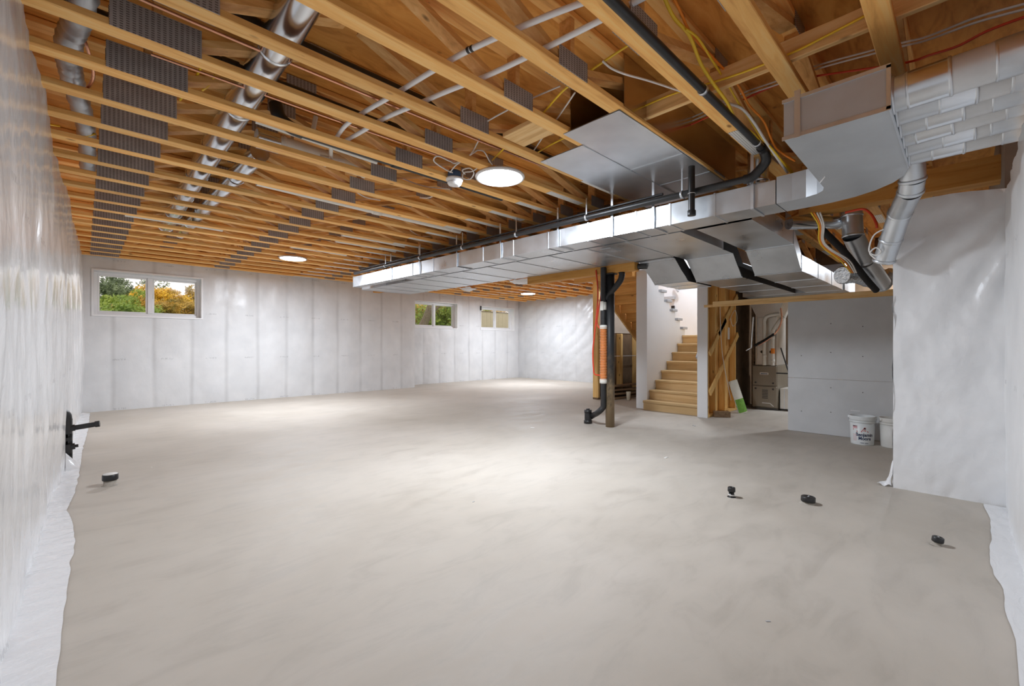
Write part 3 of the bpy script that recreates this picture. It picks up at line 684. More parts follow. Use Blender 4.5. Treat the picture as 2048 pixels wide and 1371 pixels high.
# white water lines across the bays
def line(name, label, pts, r, m, cat='cable', k=8, group=None, n=8):
    return tag(MB().tube(smooth_path(pts, k), r, n).build(name, M[m]), label, cat, group)
zc = CZ+CH+.018
wl = thing('water_line', 'white plastic water line crossing the trusses with a black double ring', 'pipe')
a_ = [aZ(1185,-90,3.02), aZ(1060,10,3.02), aZ(985,96,3.005), aZ(905,120,3.0), aZ(800,181,3.0), aZ(735,222,3.0), aZ(690,258,3.01), aZ(668,280,3.0), aZ(655,310,2.96)]
a_[2] = aZ(975,85,3.0); a_[3] = aZ(905,121,3.0)
MB().tube(smooth_path([aZ(1290,-40,3.10), aZ(1100,30,3.02), aZ(945,97,3.0), aZ(860,145,3.0), aZ(790,188,3.0), aZ(725,226,3.0), aZ(690,252,3.0), aZ(670,280,3.02)],8), .0165, 10).build('tube', M['pex'], wl)
for px_, py_ in ((937,100),(944,97)): 
    c_ = aZ(px_,py_,3.0); d_ = (aZ(960,90,3.0)-aZ(920,110,3.0)).normalized(); MB().tube([c_-d_*.008, c_+d_*.008], .0185, 10).build('ring', M['abs'], wl)
line('water_line', 'plain white plastic water line crossing the trusses beside the ringed one', [aZ(1390,-60,3.08), aZ(1190,46,3.0), aZ(1045,118,3.0), aZ(965,155,3.0), aZ(900,180,3.0), aZ(830,210,3.0), aZ(770,236,3.0), aZ(720,265,3.0), aZ(690,282,3.02)], .0165, 'pex', 'pipe', 8, None, 10)
wt = thing('water_tee', 'white pipe tee hanging where the two water lines end', 'pipe')
MB().tube([aZ(662,280,3.05), aZ(662,318,3.0)], .018, 10).tube([aZ(640,312,3.02), aZ(690,322,3.02)], .016, 10).build('tee_body', M['pvc'], wt)

# ------------------------------------------------------------------ branch ducts of the header box
for i in range(6):
    x = 3.055 + .187*i
    T = thing('branch_duct', ORD[i].capitalize() + ' taped round branch duct counted from the open face of the header box', 'duct', (0,0,0), 'round branch ducts on the header box')
    r = .088 - .002*i; z = 2.562 - .004*i; dy = .012*math.sin(i*2.1)
    def pp(s, up=0): return Vector((x + .05*s*math.sin(i*1.7), .27 - 1.1*s, z + .035*s + dy*s))
    P_ = [pp(s) for s in (0, .06+.05*((i*2)%3), .20+.04*((i*5)%3), .34+.05*(i%2), .62, 1.0)]
    MB().lathe((x,.27,z), [(r-.004,-.02),(r+.008,-.012),(r+.010,-.004),(r,0)], 24, 'Y').build('collar', M['galv'], T)
    for j,(a,b) in enumerate(zip(P_, P_[1:])):
        rr = r + (.003 if j % 2 else 0)
        mt = (M['galv'], M['shiny'], M['ducttape'], M['galv'], M['galv'])[j]
        MB().tube([a, (a+b)/2, b], rr, 24, j == 4).build('duct_section', mt, T)
        u = (b-a).normalized()
        MB().tube([b-u*.007, b-u*.003, b+u*.003, b+u*.007], r, 24, False, [rr+.0005, rr+.0035, rr+.0035, rr+.0005]).build('bead', M['cleat'], T)
# dropping duct and the mechanical-room ducts
round_duct('drop_duct', 'grey round duct slanting down from the corner of the header box', [(4.30,.27,2.60),(4.38,.27,2.47),(4.45,.285,2.405),aX(1800,425,4.72),aX(1782,478,4.88),aX(1768,520,4.96)], .076, M['galv'], .5)
round_duct('riser_duct', 'round duct dropping from the trusses and bending towards the furnace', [(6.0,.86,3.2),(6.0,.86,2.66),(6.0,.85,2.44),(6.25,.78,2.20),(6.9,.70,1.99)], .095, M['galv'], .5)
round_duct('cross_duct', 'horizontal round duct crossing behind the cable bundle', [(5.6,1.36,2.60),(6.05,.98,2.62)], .07, M['shiny'], .4)
ff_ = thing('foil_duct', 'crumpled foil flexible duct above the header', 'duct')
pth = smooth_path([(6.45,1.02,2.08),(6.7,.9,2.10),(6.95,.8,2.06),(7.15,.62,2.10)],12)
MB().tube(pth, .09, 18, rs=[.095+.012*math.sin(i*1.9) for i in range(len(pth))]).build('hose', M['foil'], ff_)
line('insulated_line', 'black insulated line slanting down behind the cable bundle', [aX(1640,455,5.6), aX(1690,505,5.9), aX(1730,555,6.3), aX(1752,580,6.6)], .035, 'blackfoam', 'pipe', 8, None, 12)

# ------------------------------------------------------------------ cables
line('yellow_cable', 'thick yellow cable sagging past the perforated splice plate', [aZ(1318,-30,3.14), aZ(1346,32,3.10), aZ(1378,70,3.06), aZ(1402,128,2.99), aZ(1428,169,2.93), aZ(1454,204,2.90), aZ(1475,245,2.90), aZ(1507,268,2.90), aZ(1532,298,2.88), aZ(1560,318,2.82), aZ(1590,350,2.74)], .0105, 'yellow')
line('yellow_cable', 'thinner yellow cable hanging beside the thick one', [aZ(1372,58,3.06), aZ(1397,78,3.07), aZ(1425,122,3.07), aZ(1456,170,3.04), aZ(1478,208,2.99), aZ(1500,240,2.95), aZ(1522,275,2.90), aZ(1545,298,2.84), aZ(1582,345,2.74)], .007, 'yellow')
line('orange_cable', 'orange cable curling down from the trusses to the header box', [aZ(1340,-20,3.14), aZ(1362,26,3.12), aZ(1384,70,3.10), aZ(1430,120,3.10), aZ(1475,169,3.05), aZ(1498,210,3.0), aZ(1527,242,2.96), aZ(1542,277,2.90), aZ(1556,300,2.86), aZ(1590,322,2.78)], .008, 'orange')
line('white_cable', 'white cable bundle drooping under the orange cable', [aZ(1430,198,3.02), aZ(1455,206,3.0), aZ(1485,218,2.96), aZ(1510,248,2.92), aZ(1530,280,2.88), aZ(1556,318,2.80), aZ(1575,345,2.74)], .010, 'cwhite')
line('yellow_cable', 'straight yellow cable stapled along the strongback', [aX(1273,219,3.035), aX(1346,188,3.035), aX(1431,163,3.035), aX(1501,139,3.035), aX(1585,105,3.035), aX(1650,73,3.035), aX(1775,8,3.035)], .007, 'yellow')
line('red_cable', 'long red cable running level behind the strongback', [aX(1240,320,3.9), aX(1326,274,3.86), aX(1407,238,3.82), aX(1483,201,3.8), aX(1559,168,3.8), aX(1634,152,3.75), aX(1802,127,3.6), aX(1860,110,3.5), aX(1916,92,3.4), aX(1977,61,3.3), aX(2060,30,3.2)], .007, 'red')
for i,dz in enumerate((0,7)):
    line('white_cable', ('upper','lower')[i]+' one of two pale cables running above the red one', [aX(1311,263+dz,3.9), aX(1399,228+dz,3.85), aX(1480,188+dz,3.8), aX(1559,160+dz,3.75), aX(1640,129+dz,3.7), aX(1790,89+dz,3.55), aX(1854,73+dz,3.5), aX(1955,34+dz*1.4,3.4), aX(2070,2+dz*1.6,3.3)], .0065, 'cwhite')
line('yellow_cable', 'yellow cable cutting across two bays above the round lamp', [aZ(1260,88,3.10), aZ(1200,128,3.06), aZ(1130,178,3.0), aZ(1080,232,3.02), aZ(1030,275,3.0), aZ(985,320,3.04)], .0075, 'yellow')
line('yellow_cable', 'short yellow cable by the flat blocking board', [aZ(1160,262,3.03), aZ(1110,285,3.02), aZ(1075,305,3.03)], .007, 'yellow')
line('white_cable', 'thin white cable dropping between trusses near the foil panels', [aZ(1150,185,3.05), aZ(1112,240,3.01), aZ(1085,275,3.0), aZ(1065,305,3.01)], .006, 'cwhite')
line('white_cable', 'curved white cable loop in the bay with the vertical web', [aZ(1205,122,3.06), aZ(1222,136,3.03), aZ(1250,148,3.02), aZ(1300,162,3.02), aZ(1370,185,3.0)], .007, 'cwhite')
line('white_cable', 'pale cable bending over the truss above the lamp', [aZ(975,242,3.02), aZ(1000,228,3.04), aZ(1045,205,3.08), aZ(1120,172,3.12)], .006, 'cwhite')
# loose cables around the alarm and the lamp
line('white_cable', 'white cable loop rising from the blue box', [aZ(905,345,2.93), aZ(890,338,2.97), aZ(868,322,3.0), aZ(876,312,3.03), aZ(900,322,3.02), aZ(915,325,3.0), aZ(955,300,3.06)], .007, 'cwhite')
line('white_cable', 'second white cable loop draped over the alarm truss', [aZ(900,345,2.93), aZ(912,330,2.98), aZ(940,310,3.03), aZ(955,285,3.06), aZ(962,270,3.10)], .006, 'cwhite')
line('white_cable', 'coil of pale cable hanging between alarm and lamp', [aZ(930,348,2.95), aZ(925,340,2.97), aZ(940,336,2.98), aZ(948,346,2.96), aZ(940,358,2.94), aZ(926,356,2.94), aZ(928,345,2.96), aZ(945,342,2.97), aZ(960,332,2.98)], .006, 'cwhite')
line('white_cable', 'white cable dropping into the lamp housing', [aZ(955,300,3.06), aZ(968,303,3.03), aZ(978,320,2.98), aZ(985,330,2.95)], .006, 'cwhite')
for i,(p,q) in enumerate((((800,355),(900,378)),((700,375),(760,400)),((840,395),(880,382)),((820,460),(860,472)))):
    m_ = ((p[0]+q[0])/2, (p[1]+q[1])/2+6)
    line('white_cable', ['slack white cable among the trusses behind the alarm','slack white cable near the vent pipe joint','white cable stub below the alarm truss','white cable sagging near the black pipe end'][i], [aZ(*p,3.02), aZ(*m_,2.99), aZ(*q,3.02)], .007, 'cwhite')
for i,(p,q) in enumerate((((405,130),(360,200)),((60,230),(120,252)),((110,272),(190,268)),((430,150),(405,180)))):
    line('yellow_cable', ['yellow cable behind the round duct and large plates','yellow cable by the edge of the side wall','yellow cable pair tucked near the side wall trusses','yellow cable end near the second large plate'][i], [aZ(*p,3.10), aZ((p[0]+q[0])/2,(p[1]+q[1])/2+5,3.05), aZ(*q,3.05)], .008, 'yellow')
for i,(a,b,c_) in enumerate(((0,'yellow','yellow'),(6,'orange','orange'),(12,'cwhite','white'),(18,'cwhite','white'))):
    nm = {'yellow':'yellow_cable','orange':'orange_cable','cwhite':'white_cable'}[b]
    line(nm, ['yellow cable in the bundle dangling below the header box','orange cable in the bundle dangling below the header box','white cable in the bundle dangling below the header box','slack white cable reaching down towards the foil duct'][i],
         [aX(1622+a,425,5.0), aX(1637+a*.6,450,5.2), aX(1638+a*.5,480,5.4), aX(1650+a*.7,498,5.5), aX(1680+a,520,5.7), aX(1702+a*.6,545,6.0)], .007, b)
line('white_cable', 'white cable coil hanging from the slanting round duct', [aX(1775,455,4.78), aX(1748,470,4.80), aX(1738,500,4.82), aX(1750,510,4.82), aX(1762,503,4.82), aX(1752,495,4.82), aX(1740,506,4.82), aX(1752,518,4.82)], .006, 'cwhite')
line('red_cable', 'short red and white cable hooking down beside the slanting duct', [aX(1690,425,5.6), aX(1725,418,5.6), aX(1742,428,5.55), aX(1752,445,5.5), aX(1754,456,5.5)], .012, 'red')

# ------------------------------------------------------------------ ceiling lamps and alarm
LP = [((2.95,3.20), 'large glowing round ceiling lamp near the foil panels'), ((2.88,8.95), 'glowing round ceiling lamp in front of the wide window wall'), ((10.25,9.79), 'distant glowing round ceiling lamp before the creased far wall'),
      ((10.2,.75), 'round ceiling lamp inside the furnace room')]
for i,((x,y),lb) in enumerate(LP):
    T = thing('ceiling_lamp', lb, 'ceiling lamp', (x,y,CZ), 'round ceiling lamps')
    MB().lathe((0,0,0), [(.0,.012),(.20,.012),(.238,.0),(.245,-.012),(.240,-.024),(.222,-.028),(.215,-.022)], 48).build('trim_ring', M['white'], T)
    MB().lathe((0,0,0), [(.0,-.020),(.12,-.020),(.216,-.018)], 48).build('diffuser', M['lampu'] if i == 3 else M['lampw'], T)
    MB().bbox(-.06,.06,-.06,.06,.014,.06).build('junction_box', M['galvd'], T)
al = thing('smoke_alarm', 'white smoke alarm on a blue box hung between trusses', 'smoke alarm', tuple(aZ(909,366,2.86)))
MB().lathe((0,0,0), [(0,.115),(.062,.115),(.066,.10),(.066,.045),(.05,.04)], 20).build('blue_box', M['blue'], al)
MB().lathe((0,0,0), [(.05,.045),(.082,.045),(.085,.035),(.083,.022),(.074,.016),(.07,-.004),(.058,-.022),(.03,-.028),(0,-.028)], 32).build('alarm_body', M['vinyl'], al)
MB().lathe((0,0,0), [(.0705,-.001),(.072,.003),(.072,.010),(.0715,.013)], 32).build('vent_ring', M['capgrey'], al)
MB().bar((.0,.0,.10),(.17,.05,.12),.03,.02,(0,0,1)).build('bracket', M['cleat'], al)
sv = thing('shutoff_valve', 'small white fitting at the corner of the foil panel', 'fitting', tuple(aZ(1092,322,2.93)))
MB().lathe((0,0,0), [(0,-.02),(.02,-.02),(.026,-.005),(.026,.012),(.018,.02),(.008,.04)], 16).build('cap', M['vinyl'], sv)

# ------------------------------------------------------------------ post and waste stack
po = thing('steel_post', 'dark scuffed steel column under the orange beam', 'column', (5.80,3.80,0))
MB().lathe((0,0,0), [(0,0),(.068,0),(.068,2.33),(0,2.33)], 28).build('shaft', M['post'], po)
MB().bbox(-.07,.07,-.09,.09,2.33,2.347).build('top_plate', M['post'], po)
ws = thing('waste_stack', 'black waste stack with an orange ribbed sleeve beside the dark post', 'pipe')
wx, wy = aX(1207,700,5.72)[0], aX(1207,700,5.72)[1]
MB().tube([(wx,wy,2.44),(wx,wy,1.55)], .045, 18).build('upper_pipe', M['abs'], ws)
n_ = 34; pr_ = []
for i in range(n_*4+1):
    z = .72 + .82*i/(n_*4); pr_.append((.052 + .006*math.sin(i*math.pi/2), z))
MB().lathe((wx,wy,0), pr_, 18).build('ribbed_sleeve', M['orangehose'], ws)
for i in range(0, n_, 1):
    z = .725 + .82*i/n_; MB().lathe((wx,wy,z), [(.0535,-.0022),(.0605,-.0022),(.0605,.0022),(.0535,.0022)], 16).build('sleeve_rib', M['riblight'], ws)
MB().lathe((wx,wy,.70), [(.046,-.035),(.058,-.03),(.058,.03),(.05,.035)], 18).lathe((wx,wy,1.53), [(.05,-.03),(.058,-.03),(.058,.02),(.046,.03)], 18).build('hose_clamp', M['pvc'], ws)
cb = aZ(1176,846,0)
MB().tube(smooth_path([(wx,wy,.68),(wx,wy,.38),(wx+.0,wy+.01,.30),(wx-.02,wy+.08,.22),(cb.x+.04,cb.y-.05,.12),(cb.x,cb.y,.075)],6), .045, 16).build('lower_bend', M['abs'], ws)
MB().tube([(cb.x,cb.y,0),(cb.x,cb.y,.20)], .055, 18).lathe((cb.x,cb.y,.02), [(.05,-.02),(.066,-.02),(.066,.03),(.055,.035)], 18).build('cleanout_body', M['abs'], ws)
MB().lathe((cb.x,cb.y,.19), [(0,.045),(.03,.045),(.03,.025),(.06,.025),(.06,-.02),(.055,-.02)], 18).build('cleanout_cap', M['abs'], ws)
MB().bbox(wx-.052,wx-.044,wy-.03,wy+.03,1.78,1.92).lathe((wx,wy,1.85), [(.0465,-.06),(.0475,-.06),(.0475,.06),(.0465,.06)], 18).build('paper_label', M['pvc'], ws)
vb = thing('vent_branch', 'black pipe bending off the waste stack up under the ducts', 'pipe')
MB().tube(smooth_path([(wx+.03,wy-.02,1.95),(wx+.05,wy-.06,2.02),(wx+.09,wy-.22,2.20),(wx+.10,wy-.26,2.30),(wx+.11,wy-.27,2.40),(wx+.16,wy-.50,2.41),(wx+.2,wy-.62,2.41)],6), .045, 16).build('bend', M['abs'], vb)
for i,(o1,o2) in enumerate(((0,0),(14,6))):
    line('red_tube', ['red plastic tube hanging in a long loop beside the stack','shorter red plastic tube hanging behind the first'][i],
         ([aX(1192,540,5.75), aX(1196,590,5.72), aX(1190,660,5.70), aX(1186,700,5.70), aX(1187,735,5.70), aX(1190,748,5.70), aX(1204,750,5.70)] if i == 0 else
          [aX(1205,535,5.72), aX(1204,575,5.72), aX(1197,620,5.72), aX(1194,645,5.72), aX(1199,656,5.72)]), .012, 'red', 'tube')

# ------------------------------------------------------------------ stairs
RIS, RUN = .184, .2435
st = thing('staircase', 'tan wooden stairs rising between the white stair walls', 'stairs')
for i in range(8):
    z = RIS*(i+1); x = 7.80 + RUN*i; last = i == 7
    MB().bbox(x-.03, x+RUN+.01 if not last else x+.25, 3.262, 4.355, z-.045, z, .006).build('tread', M['stair'], st)
    MB().box(x, x+.018, 3.262, 4.355, z-RIS, z-.045).build('riser', M['stair'], st)
MB().box(9.73, 10.84, 3.262, 5.62, RIS*8-.045, RIS*8).build('landing', M['stair'], st)
for y in (3.30, 4.33):
    MB().prism([(7.83,0),(8.0,0),(9.85,1.24),(9.85,1.36),(9.65,1.34)], y-.02, y+.02, lambda a,b,c: (a,c,b)).build('stringer', M['lumZ'], st)
# upper flight, seen from below and by its tread ends
uf = thing('upper_staircase', 'upper stair flight with grey tread ends stepping over the white wall', 'stairs')
for j in range(7):
    z = RIS*8 + RIS*(j+1); x = 9.66 - RUN*j
    MB().bbox(x-RUN-.02, x+.025, 4.60, 5.56, z-.04, z, .004).build('tread', M['stairu'], uf)
    MB().box(x-.018, x, 4.60, 5.56, z-RIS, z-.04).build('riser', M['stairu'], uf)
    MB().bbox(x-.20, x+.03, 4.325, 4.60, z-.052, z+.004, .006).build('tread_return', M['capgrey'], uf)
for y in (5.59,):
    MB().prism([(9.75,1.30),(9.75,1.52),(7.98,2.86),(7.98,2.55)], y-.02, y+.02, lambda a,b,c: (a,c,b)).build('stringer', M['lumZ'], uf)
MB().prism([(9.75,1.26),(9.75,1.50),(7.98,2.84),(7.98,2.52)], 4.58, 4.615, lambda a,b,c: (a,c,b)).build('stringer', M['stairu'], uf)
# white stair walls
poly_ = [(7.95,0),(10.84,0),(10.84,1.42),(9.63,1.42)]
for j in range(7):
    z = RIS*8 + RIS*(j+1) - .055; x = 9.63 - RUN*j
    poly_ += [(x, z), (x-RUN, z)]
poly_[-1] = (7.95, poly_[-1][1])
struct(MB().prism(poly_, 4.36, 4.575, lambda a,b,c: (a,c,b)).build('wall_stair_inner', M['white']))
struct(MB().box(7.93, 7.948, 4.352, 4.583, 0, 2.72).build('trim_21', M['white']))
struct(MB().box(7.70, 10.95, 3.215, 3.255, 0, 5.2).build('wall_stair_outer', M['white']))
struct(MB().box(7.68, 7.705, 3.085, 3.257, 0, 2.90).build('trim_22', M['white']))
struct(MB().box(10.86, 10.95, 3.255, 6.0, 1.40, 5.2).build('wall_stair_back', M['white']))
struct(MB().box(7.95, 10.9, 5.62, 5.72, 2.92, 5.2).box(7.85, 7.95, 3.2, 5.78, 2.95, 5.2).build('wall_stair_upper', M['white']))
struct(MB().box(7.85, 10.95, 3.2, 5.75, 5.2, 5.26).build('ceiling_stairwell', M['white']))
ul = thing('ceiling_lamp', 'upstairs lamp above the stairwell, out of sight', 'ceiling lamp', (9.3,4.3,5.17))
MB().lathe((0,0,0), [(.0,.03),(.22,.03),(.25,.0),(.22,-.02)], 40).build('trim_ring', M['white'], ul)
MB().lathe((0,0,0), [(.0,-.012),(.22,-.012)], 40).build('diffuser', M['lampu'], ul)
nr = thing('newel_rail', 'black upright rail with a grey handrail on the stairwell wall', 'handrail')
MB().bbox(10.80,10.84,*sorted((aX(1343,600,10.82)[1], aX(1349,600,10.82)[1])),1.98,2.26).build('black_bar', M['abs'], nr)
MB().bbox(10.76,10.84,*sorted((aX(1320,575,10.8)[1], aX(1349,575,10.8)[1])),2.42,2.50).build('grey_rail', M['capgrey'], nr)
MB().bar(aX(1347,568,10.75), aX(1356,583,10.75), .05, .04, (1,0,0)).build('bracket', M['capgrey'], nr)
hb = aY(1392,712,3.32)
tag(MB().bar((hb.x,3.30,hb.z-.03),(hb.x+.12,3.31,hb.z+.08),.04,.05,(0,1,0)).build('handrail', M['capgrey']), 'grey handrail end on the stair side of the white wall end', 'handrail')

# ------------------------------------------------------------------ space under the stairs
us = bpy.data.objects.new('wall_understair', None); COL.objects.link(us); us['kind'] = 'structure'
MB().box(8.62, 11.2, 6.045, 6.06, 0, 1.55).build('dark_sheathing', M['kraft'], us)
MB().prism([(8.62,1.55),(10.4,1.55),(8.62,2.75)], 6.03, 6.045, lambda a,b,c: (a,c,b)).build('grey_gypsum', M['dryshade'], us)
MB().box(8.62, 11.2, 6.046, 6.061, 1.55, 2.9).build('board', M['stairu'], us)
for x in (8.53, 9.52, 10.26): MB().bbox(x-.025, x+.05, 5.90, 6.04, .04, 2.88 if x < 9 else 1.53).build('stud', M['lumZ'], us)
MB().bbox(8.5, 11.2, 5.90, 6.04, 0, .04).build('sole_plate', M['plank'], us)
MB().box(8.62,11.2,5.93,5.94,.98,.99).build('wire', M['cwhite'], us)
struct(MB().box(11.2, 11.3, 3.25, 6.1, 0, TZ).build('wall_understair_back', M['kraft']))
struct(MB().box(7.80, 7.92, 4.60, 6.04, 2.62, 2.91).build('beam_stairhead', M['stairu']))
PLK = [(8.75,5.86,0,.05,.95,.16,4),(8.78,5.66,.0,.05,1.05,.15,-3),(8.72,5.80,.055,.04,1.0,.15,9),(8.80,5.70,.10,.045,1.1,.18,-7),(8.75,5.78,.15,.04,.95,.14,3),(8.78,5.72,.195,.035,1.15,.20,-12),(8.72,5.80,.235,.045,1.0,.16,6),(8.80,5.68,.285,.04,1.1,.15,-4)]
for i,(x,y,z,h,l,wd_,a) in enumerate(PLK):
    o = tag(MB().bbox(-.05,l,-wd_/2,wd_/2,0,h).build('plank', M['plank']), 'old brown plank in the stack under the stairs, %s from the floor' % ORD[i], 'plank', 'planks under the stairs')
    o.location = (x,y,z); o.rotation_euler = (0,0,math.radians(a))
cu = thing('paper_cup', 'pale cup standing on the floor by the planks', 'cup', tuple(aZ(1257,800,0)))
MB().lathe((0,0,0), [(0,.002),(.038,.002),(.052,.185),(.055,.19),(.052,.192),(.049,.185),(.036,.01),(0,.01)], 20).build('cup_body', M['cup'], cu)
MB().lathe((0,0,.186), [(.053,0),(.057,.004),(.053,.009)], 20).build('rim', M['cup'], cu)

# ------------------------------------------------------------------ furnace-room framing
fwl = bpy.data.objects.new('wall_furnace_framing', None); COL.objects.link(fwl); fwl['kind'] = 'structure'
MB().box(7.72, 9.12, 3.200, 3.212, 0, 2.9).build('drywall_back', M['lumZ'], fwl)
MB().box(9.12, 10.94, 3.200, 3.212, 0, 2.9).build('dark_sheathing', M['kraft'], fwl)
for x in (7.73, 8.05, 8.50, 9.02): MB().bbox(x-.02, x+.02, 3.085, 3.195, .042, 2.86).build('stud', M['lumZ'], fwl)
MB().bbox(7.71, 9.2, 3.085, 3.195, 0, .04).build('sole_plate', M['lumZ'], fwl)
MB().bbox(7.71, 9.2, 3.085, 3.195, 2.865, 2.905).build('top_plate', M['lumZ'], fwl)
for (p,q) in (((7.74,.42),(9.08,1.46)), ((7.74,1.10),(8.45,1.72)), ((8.10,1.45),(9.05,2.2))):
    MB().bar((p[0],3.068,p[1]),(q[0],3.068,q[1]),.028,.10,(0,1,0)).build('diagonal_brace', M['lumZ'], fwl)
line('white_cable', 'pale cable hanging down the framing beside the furnace room', [aY(1440,612,3.04), aY(1443,690,3.04), aY(1450,740,3.04), aY(1462,800,3.04)], .006, 'cwhite')
line('white_cable', 'looped pale cable stapled high on the furnace-room framing', [aY(1459,640,3.03), aY(1470,620,3.03), aY(1474,640,3.03), aY(1466,652,3.03), aY(1461,636,3.03)], .005, 'cwhite')
tag(MB().bbox(8.55,8.62,3.05,3.066,1.36,1.58).build('switch_box', M['vinyl']), 'white electrical box on the furnace-room framing', 'electrical box')
hd = thing('header_beam', 'long knotty wooden header over the furnace-room opening', 'beam')
MB().bbox(7.435,7.475,.60,2.90,1.885,1.968).build('board', M['lumY'], hd)
MB().bbox(7.475,7.515,.60,3.06,1.885,1.925).build('lower_plate', M['lumY'], hd)
dw = bpy.data.objects.new('wall_drywall', None); COL.objects.link(dw); dw['kind'] = 'structure'
MB().bbox(7.465,7.55,.56,1.82,0,.04).build('sole_plate', M['lumY'], dw)
MB().bbox(7.445,7.460,.56,1.82,.002,.775,.002).build('panel', M['drywall'], dw)
MB().bbox(7.445,7.460,.56,1.82,.778,1.884,.002).build('panel', M['drywall'], dw)
for y in (.62,1.2,1.79): MB().bbox(7.461,7.55,y-.02,y+.02,0,1.884).build('stud', M['lumZ'], dw)
for (y,z) in ((.95,.30),(1.3,.32),(1.65,.30),(.95,.62),(1.3,.66),(.95,1.1),(1.3,1.15),(1.65,1.1),(.95,1.5),(1.3,1.55)):
    MB().lathe((7.4445,y,z), [(0,0),(.006,0),(.007,.001)], 8, 'X').build('screw_head', M['furnace_d'], dw)
MB().box(7.443,7.445,.98,1.08,.365,.375).build('plaster_smear', M['white'], dw)
struct(MB().box(7.5, 7.54, .56, .6, 0, 1.88).build('trim_23', M['lumZ']))

# furnace
fu = thing('furnace', 'taupe gas furnace with two front doors and a pale badge', 'furnace', (9.5,0,0))
y0, y1 = 2.50, 2.945
MB().bbox(.02,.72,y0,y1,.03,.86,.008).build('cabinet', M['furnace'], fu)
for z0,z1 in ((.05,.455),(.47,.85)):
    d_ = MB().bbox(-.005,.02,y0+.008,y1-.008,z0,z1,.008).build('door', M['furnace'], fu)
    for y in (y0+.07,y1-.07):
        zz = z1-.05 if z0 < .2 else z0+.05
        MB().lathe((-.005,y,zz), [(0,-.012),(.016,-.012),(.018,0)], 14, 'X').build('latch', M['furnace_d'], d_)
for i in range(6): MB().box(-.009,-.004,2.66,2.76,.22+.03*i,.235+.03*i).build('louvre', M['furnace_d'], fu)
MB().box(-.010,-.005,2.65,2.80,.68,.72).build('badge', M['cwhite'], fu)
MB().box(-.0106,-.0098,2.665,2.785,.69,.705).build('badge_band', M['blue'], fu)
MB().bar((-.008,2.56,.075),(-.008,2.62,.13),.006,.012,(1,0,0)).bar((-.008,2.62,.13),(-.008,2.76,.13),.006,.012,(1,0,0)).build('emblem', M['cwhite'], fu)
MB().box(.0,.74,y0-.01,y1+.01,0,.03).build('base', M['furnace_d'], fu)
co = thing('coil_cabinet', 'pale metal coil cabinet standing on the furnace', 'furnace', (9.5,0,0))
MB().bbox(.06,.66,2.52,2.875,.862,1.80,.006).build('cabinet', M['ductshade'], co)
for z in (1.20,1.45): MB().box(.052,.06,2.52,2.875,z-.003,z+.003).build('seam', M['cleat'], co)
for (y,z,r) in ((2.62,1.12,.03),(2.78,1.12,.028),(2.78,1.30,.024)): MB().lathe((.058,y,z), [(0,-.004),(r,-.004),(r,.002)], 16, 'X').build('port', M['furnace_d'], co)
MB().prism([(2.52,1.80),(2.875,1.80),(2.99,2.06),(2.99,2.17),(2.42,2.17),(2.42,2.06)], .06, .68, lambda a,b,c: (c,a,b)).build('hopper', M['ductshade'], co)
tag(MB().box(9.12,10.1,1.40,2.99,2.175,2.62).build('plenum', M['galvd']), 'large sheet-metal plenum above the furnace', 'duct')
vt = thing('vent_pipe', 'two white plastic flue pipes in front of the coil cabinet', 'pipe')
MB().tube(smooth_path([(9.42,2.70,.865),(9.42,2.70,1.60),(9.42,2.70,1.72),(9.42,2.66,1.80),(9.44,2.56,1.83),(9.46,2.45,1.84)],6), .032, 14).build('flue', M['pvc'], vt)
MB().tube(smooth_path([(9.42,2.555,.865),(9.42,2.555,1.45),(9.42,2.55,1.53),(9.42,2.50,1.62),(9.43,2.44,1.72),(9.46,2.38,1.78)],6), .032, 14).build('flue', M['pvc'], vt)
for (y,z) in ((2.70,1.05),(2.555,.95),(2.555,1.40)): MB().lathe((9.42,y,z), [(.032,-.03),(.038,-.028),(.038,.028),(.032,.03)], 14).build('coupling', M['pvc'], vt)
MB().lathe((9.42,2.555,1.14), [(.0335,-.05),(.0335,.05)], 14).build('orange_label', M['orange'], vt)
tag(MB().tube(smooth_path([(9.40,2.80,1.25),(9.38,2.6,1.38),(9.38,2.45,1.55),(9.40,2.40,1.75),(9.42,2.42,1.95)],8), .014, 10).build('copper_line', M['copper']), 'copper refrigerant tube curving beside the furnace flues', 'pipe')
tag(MB().tube(smooth_path([(9.38,2.86,1.24),(9.38,2.66,1.36),(9.38,2.52,1.46)],6), .025, 10).build('insulated_line', M['blackfoam']), 'black insulated refrigerant tube in front of the coil cabinet', 'pipe')
tag(MB().tube([(9.40,3.02,1.15),(9.40,2.93,1.20),(9.42,2.90,1.80)], .02, 10).build('condensate_pipe', M['shiny']), 'bright metal tube leaning at the side of the coil cabinet', 'pipe')
ret = thing('return_drop', 'pale return duct at the base of the furnace', 'duct')
MB().bbox(9.6,10.1,2.15,2.48,.03,.42).build('boot', M['ductshade'], ret)
MB().box(9.594,9.6,2.30,2.31,.03,.42).box(9.594,9.6,2.40,2.41,.03,.42).build('seam', M['cleat'], ret)
tag(MB().tube([(9.5,2.44,1.2),(9.45,2.30,.75),(9.45,2.26,.72)], .012, 8).tube([(9.45,2.50,.72),(9.45,2.22,.72)], .012, 8).build('gas_line', M['abs']), 'thin dark gas pipe beside the furnace', 'pipe')
MBx = MB()
for y in (3.02,): tag(MB().bbox(9.74,9.80,2.97,3.03,0,2.9).build('stud_post', M['plank']), 'dark wooden stud standing left of the furnace', 'lumber')
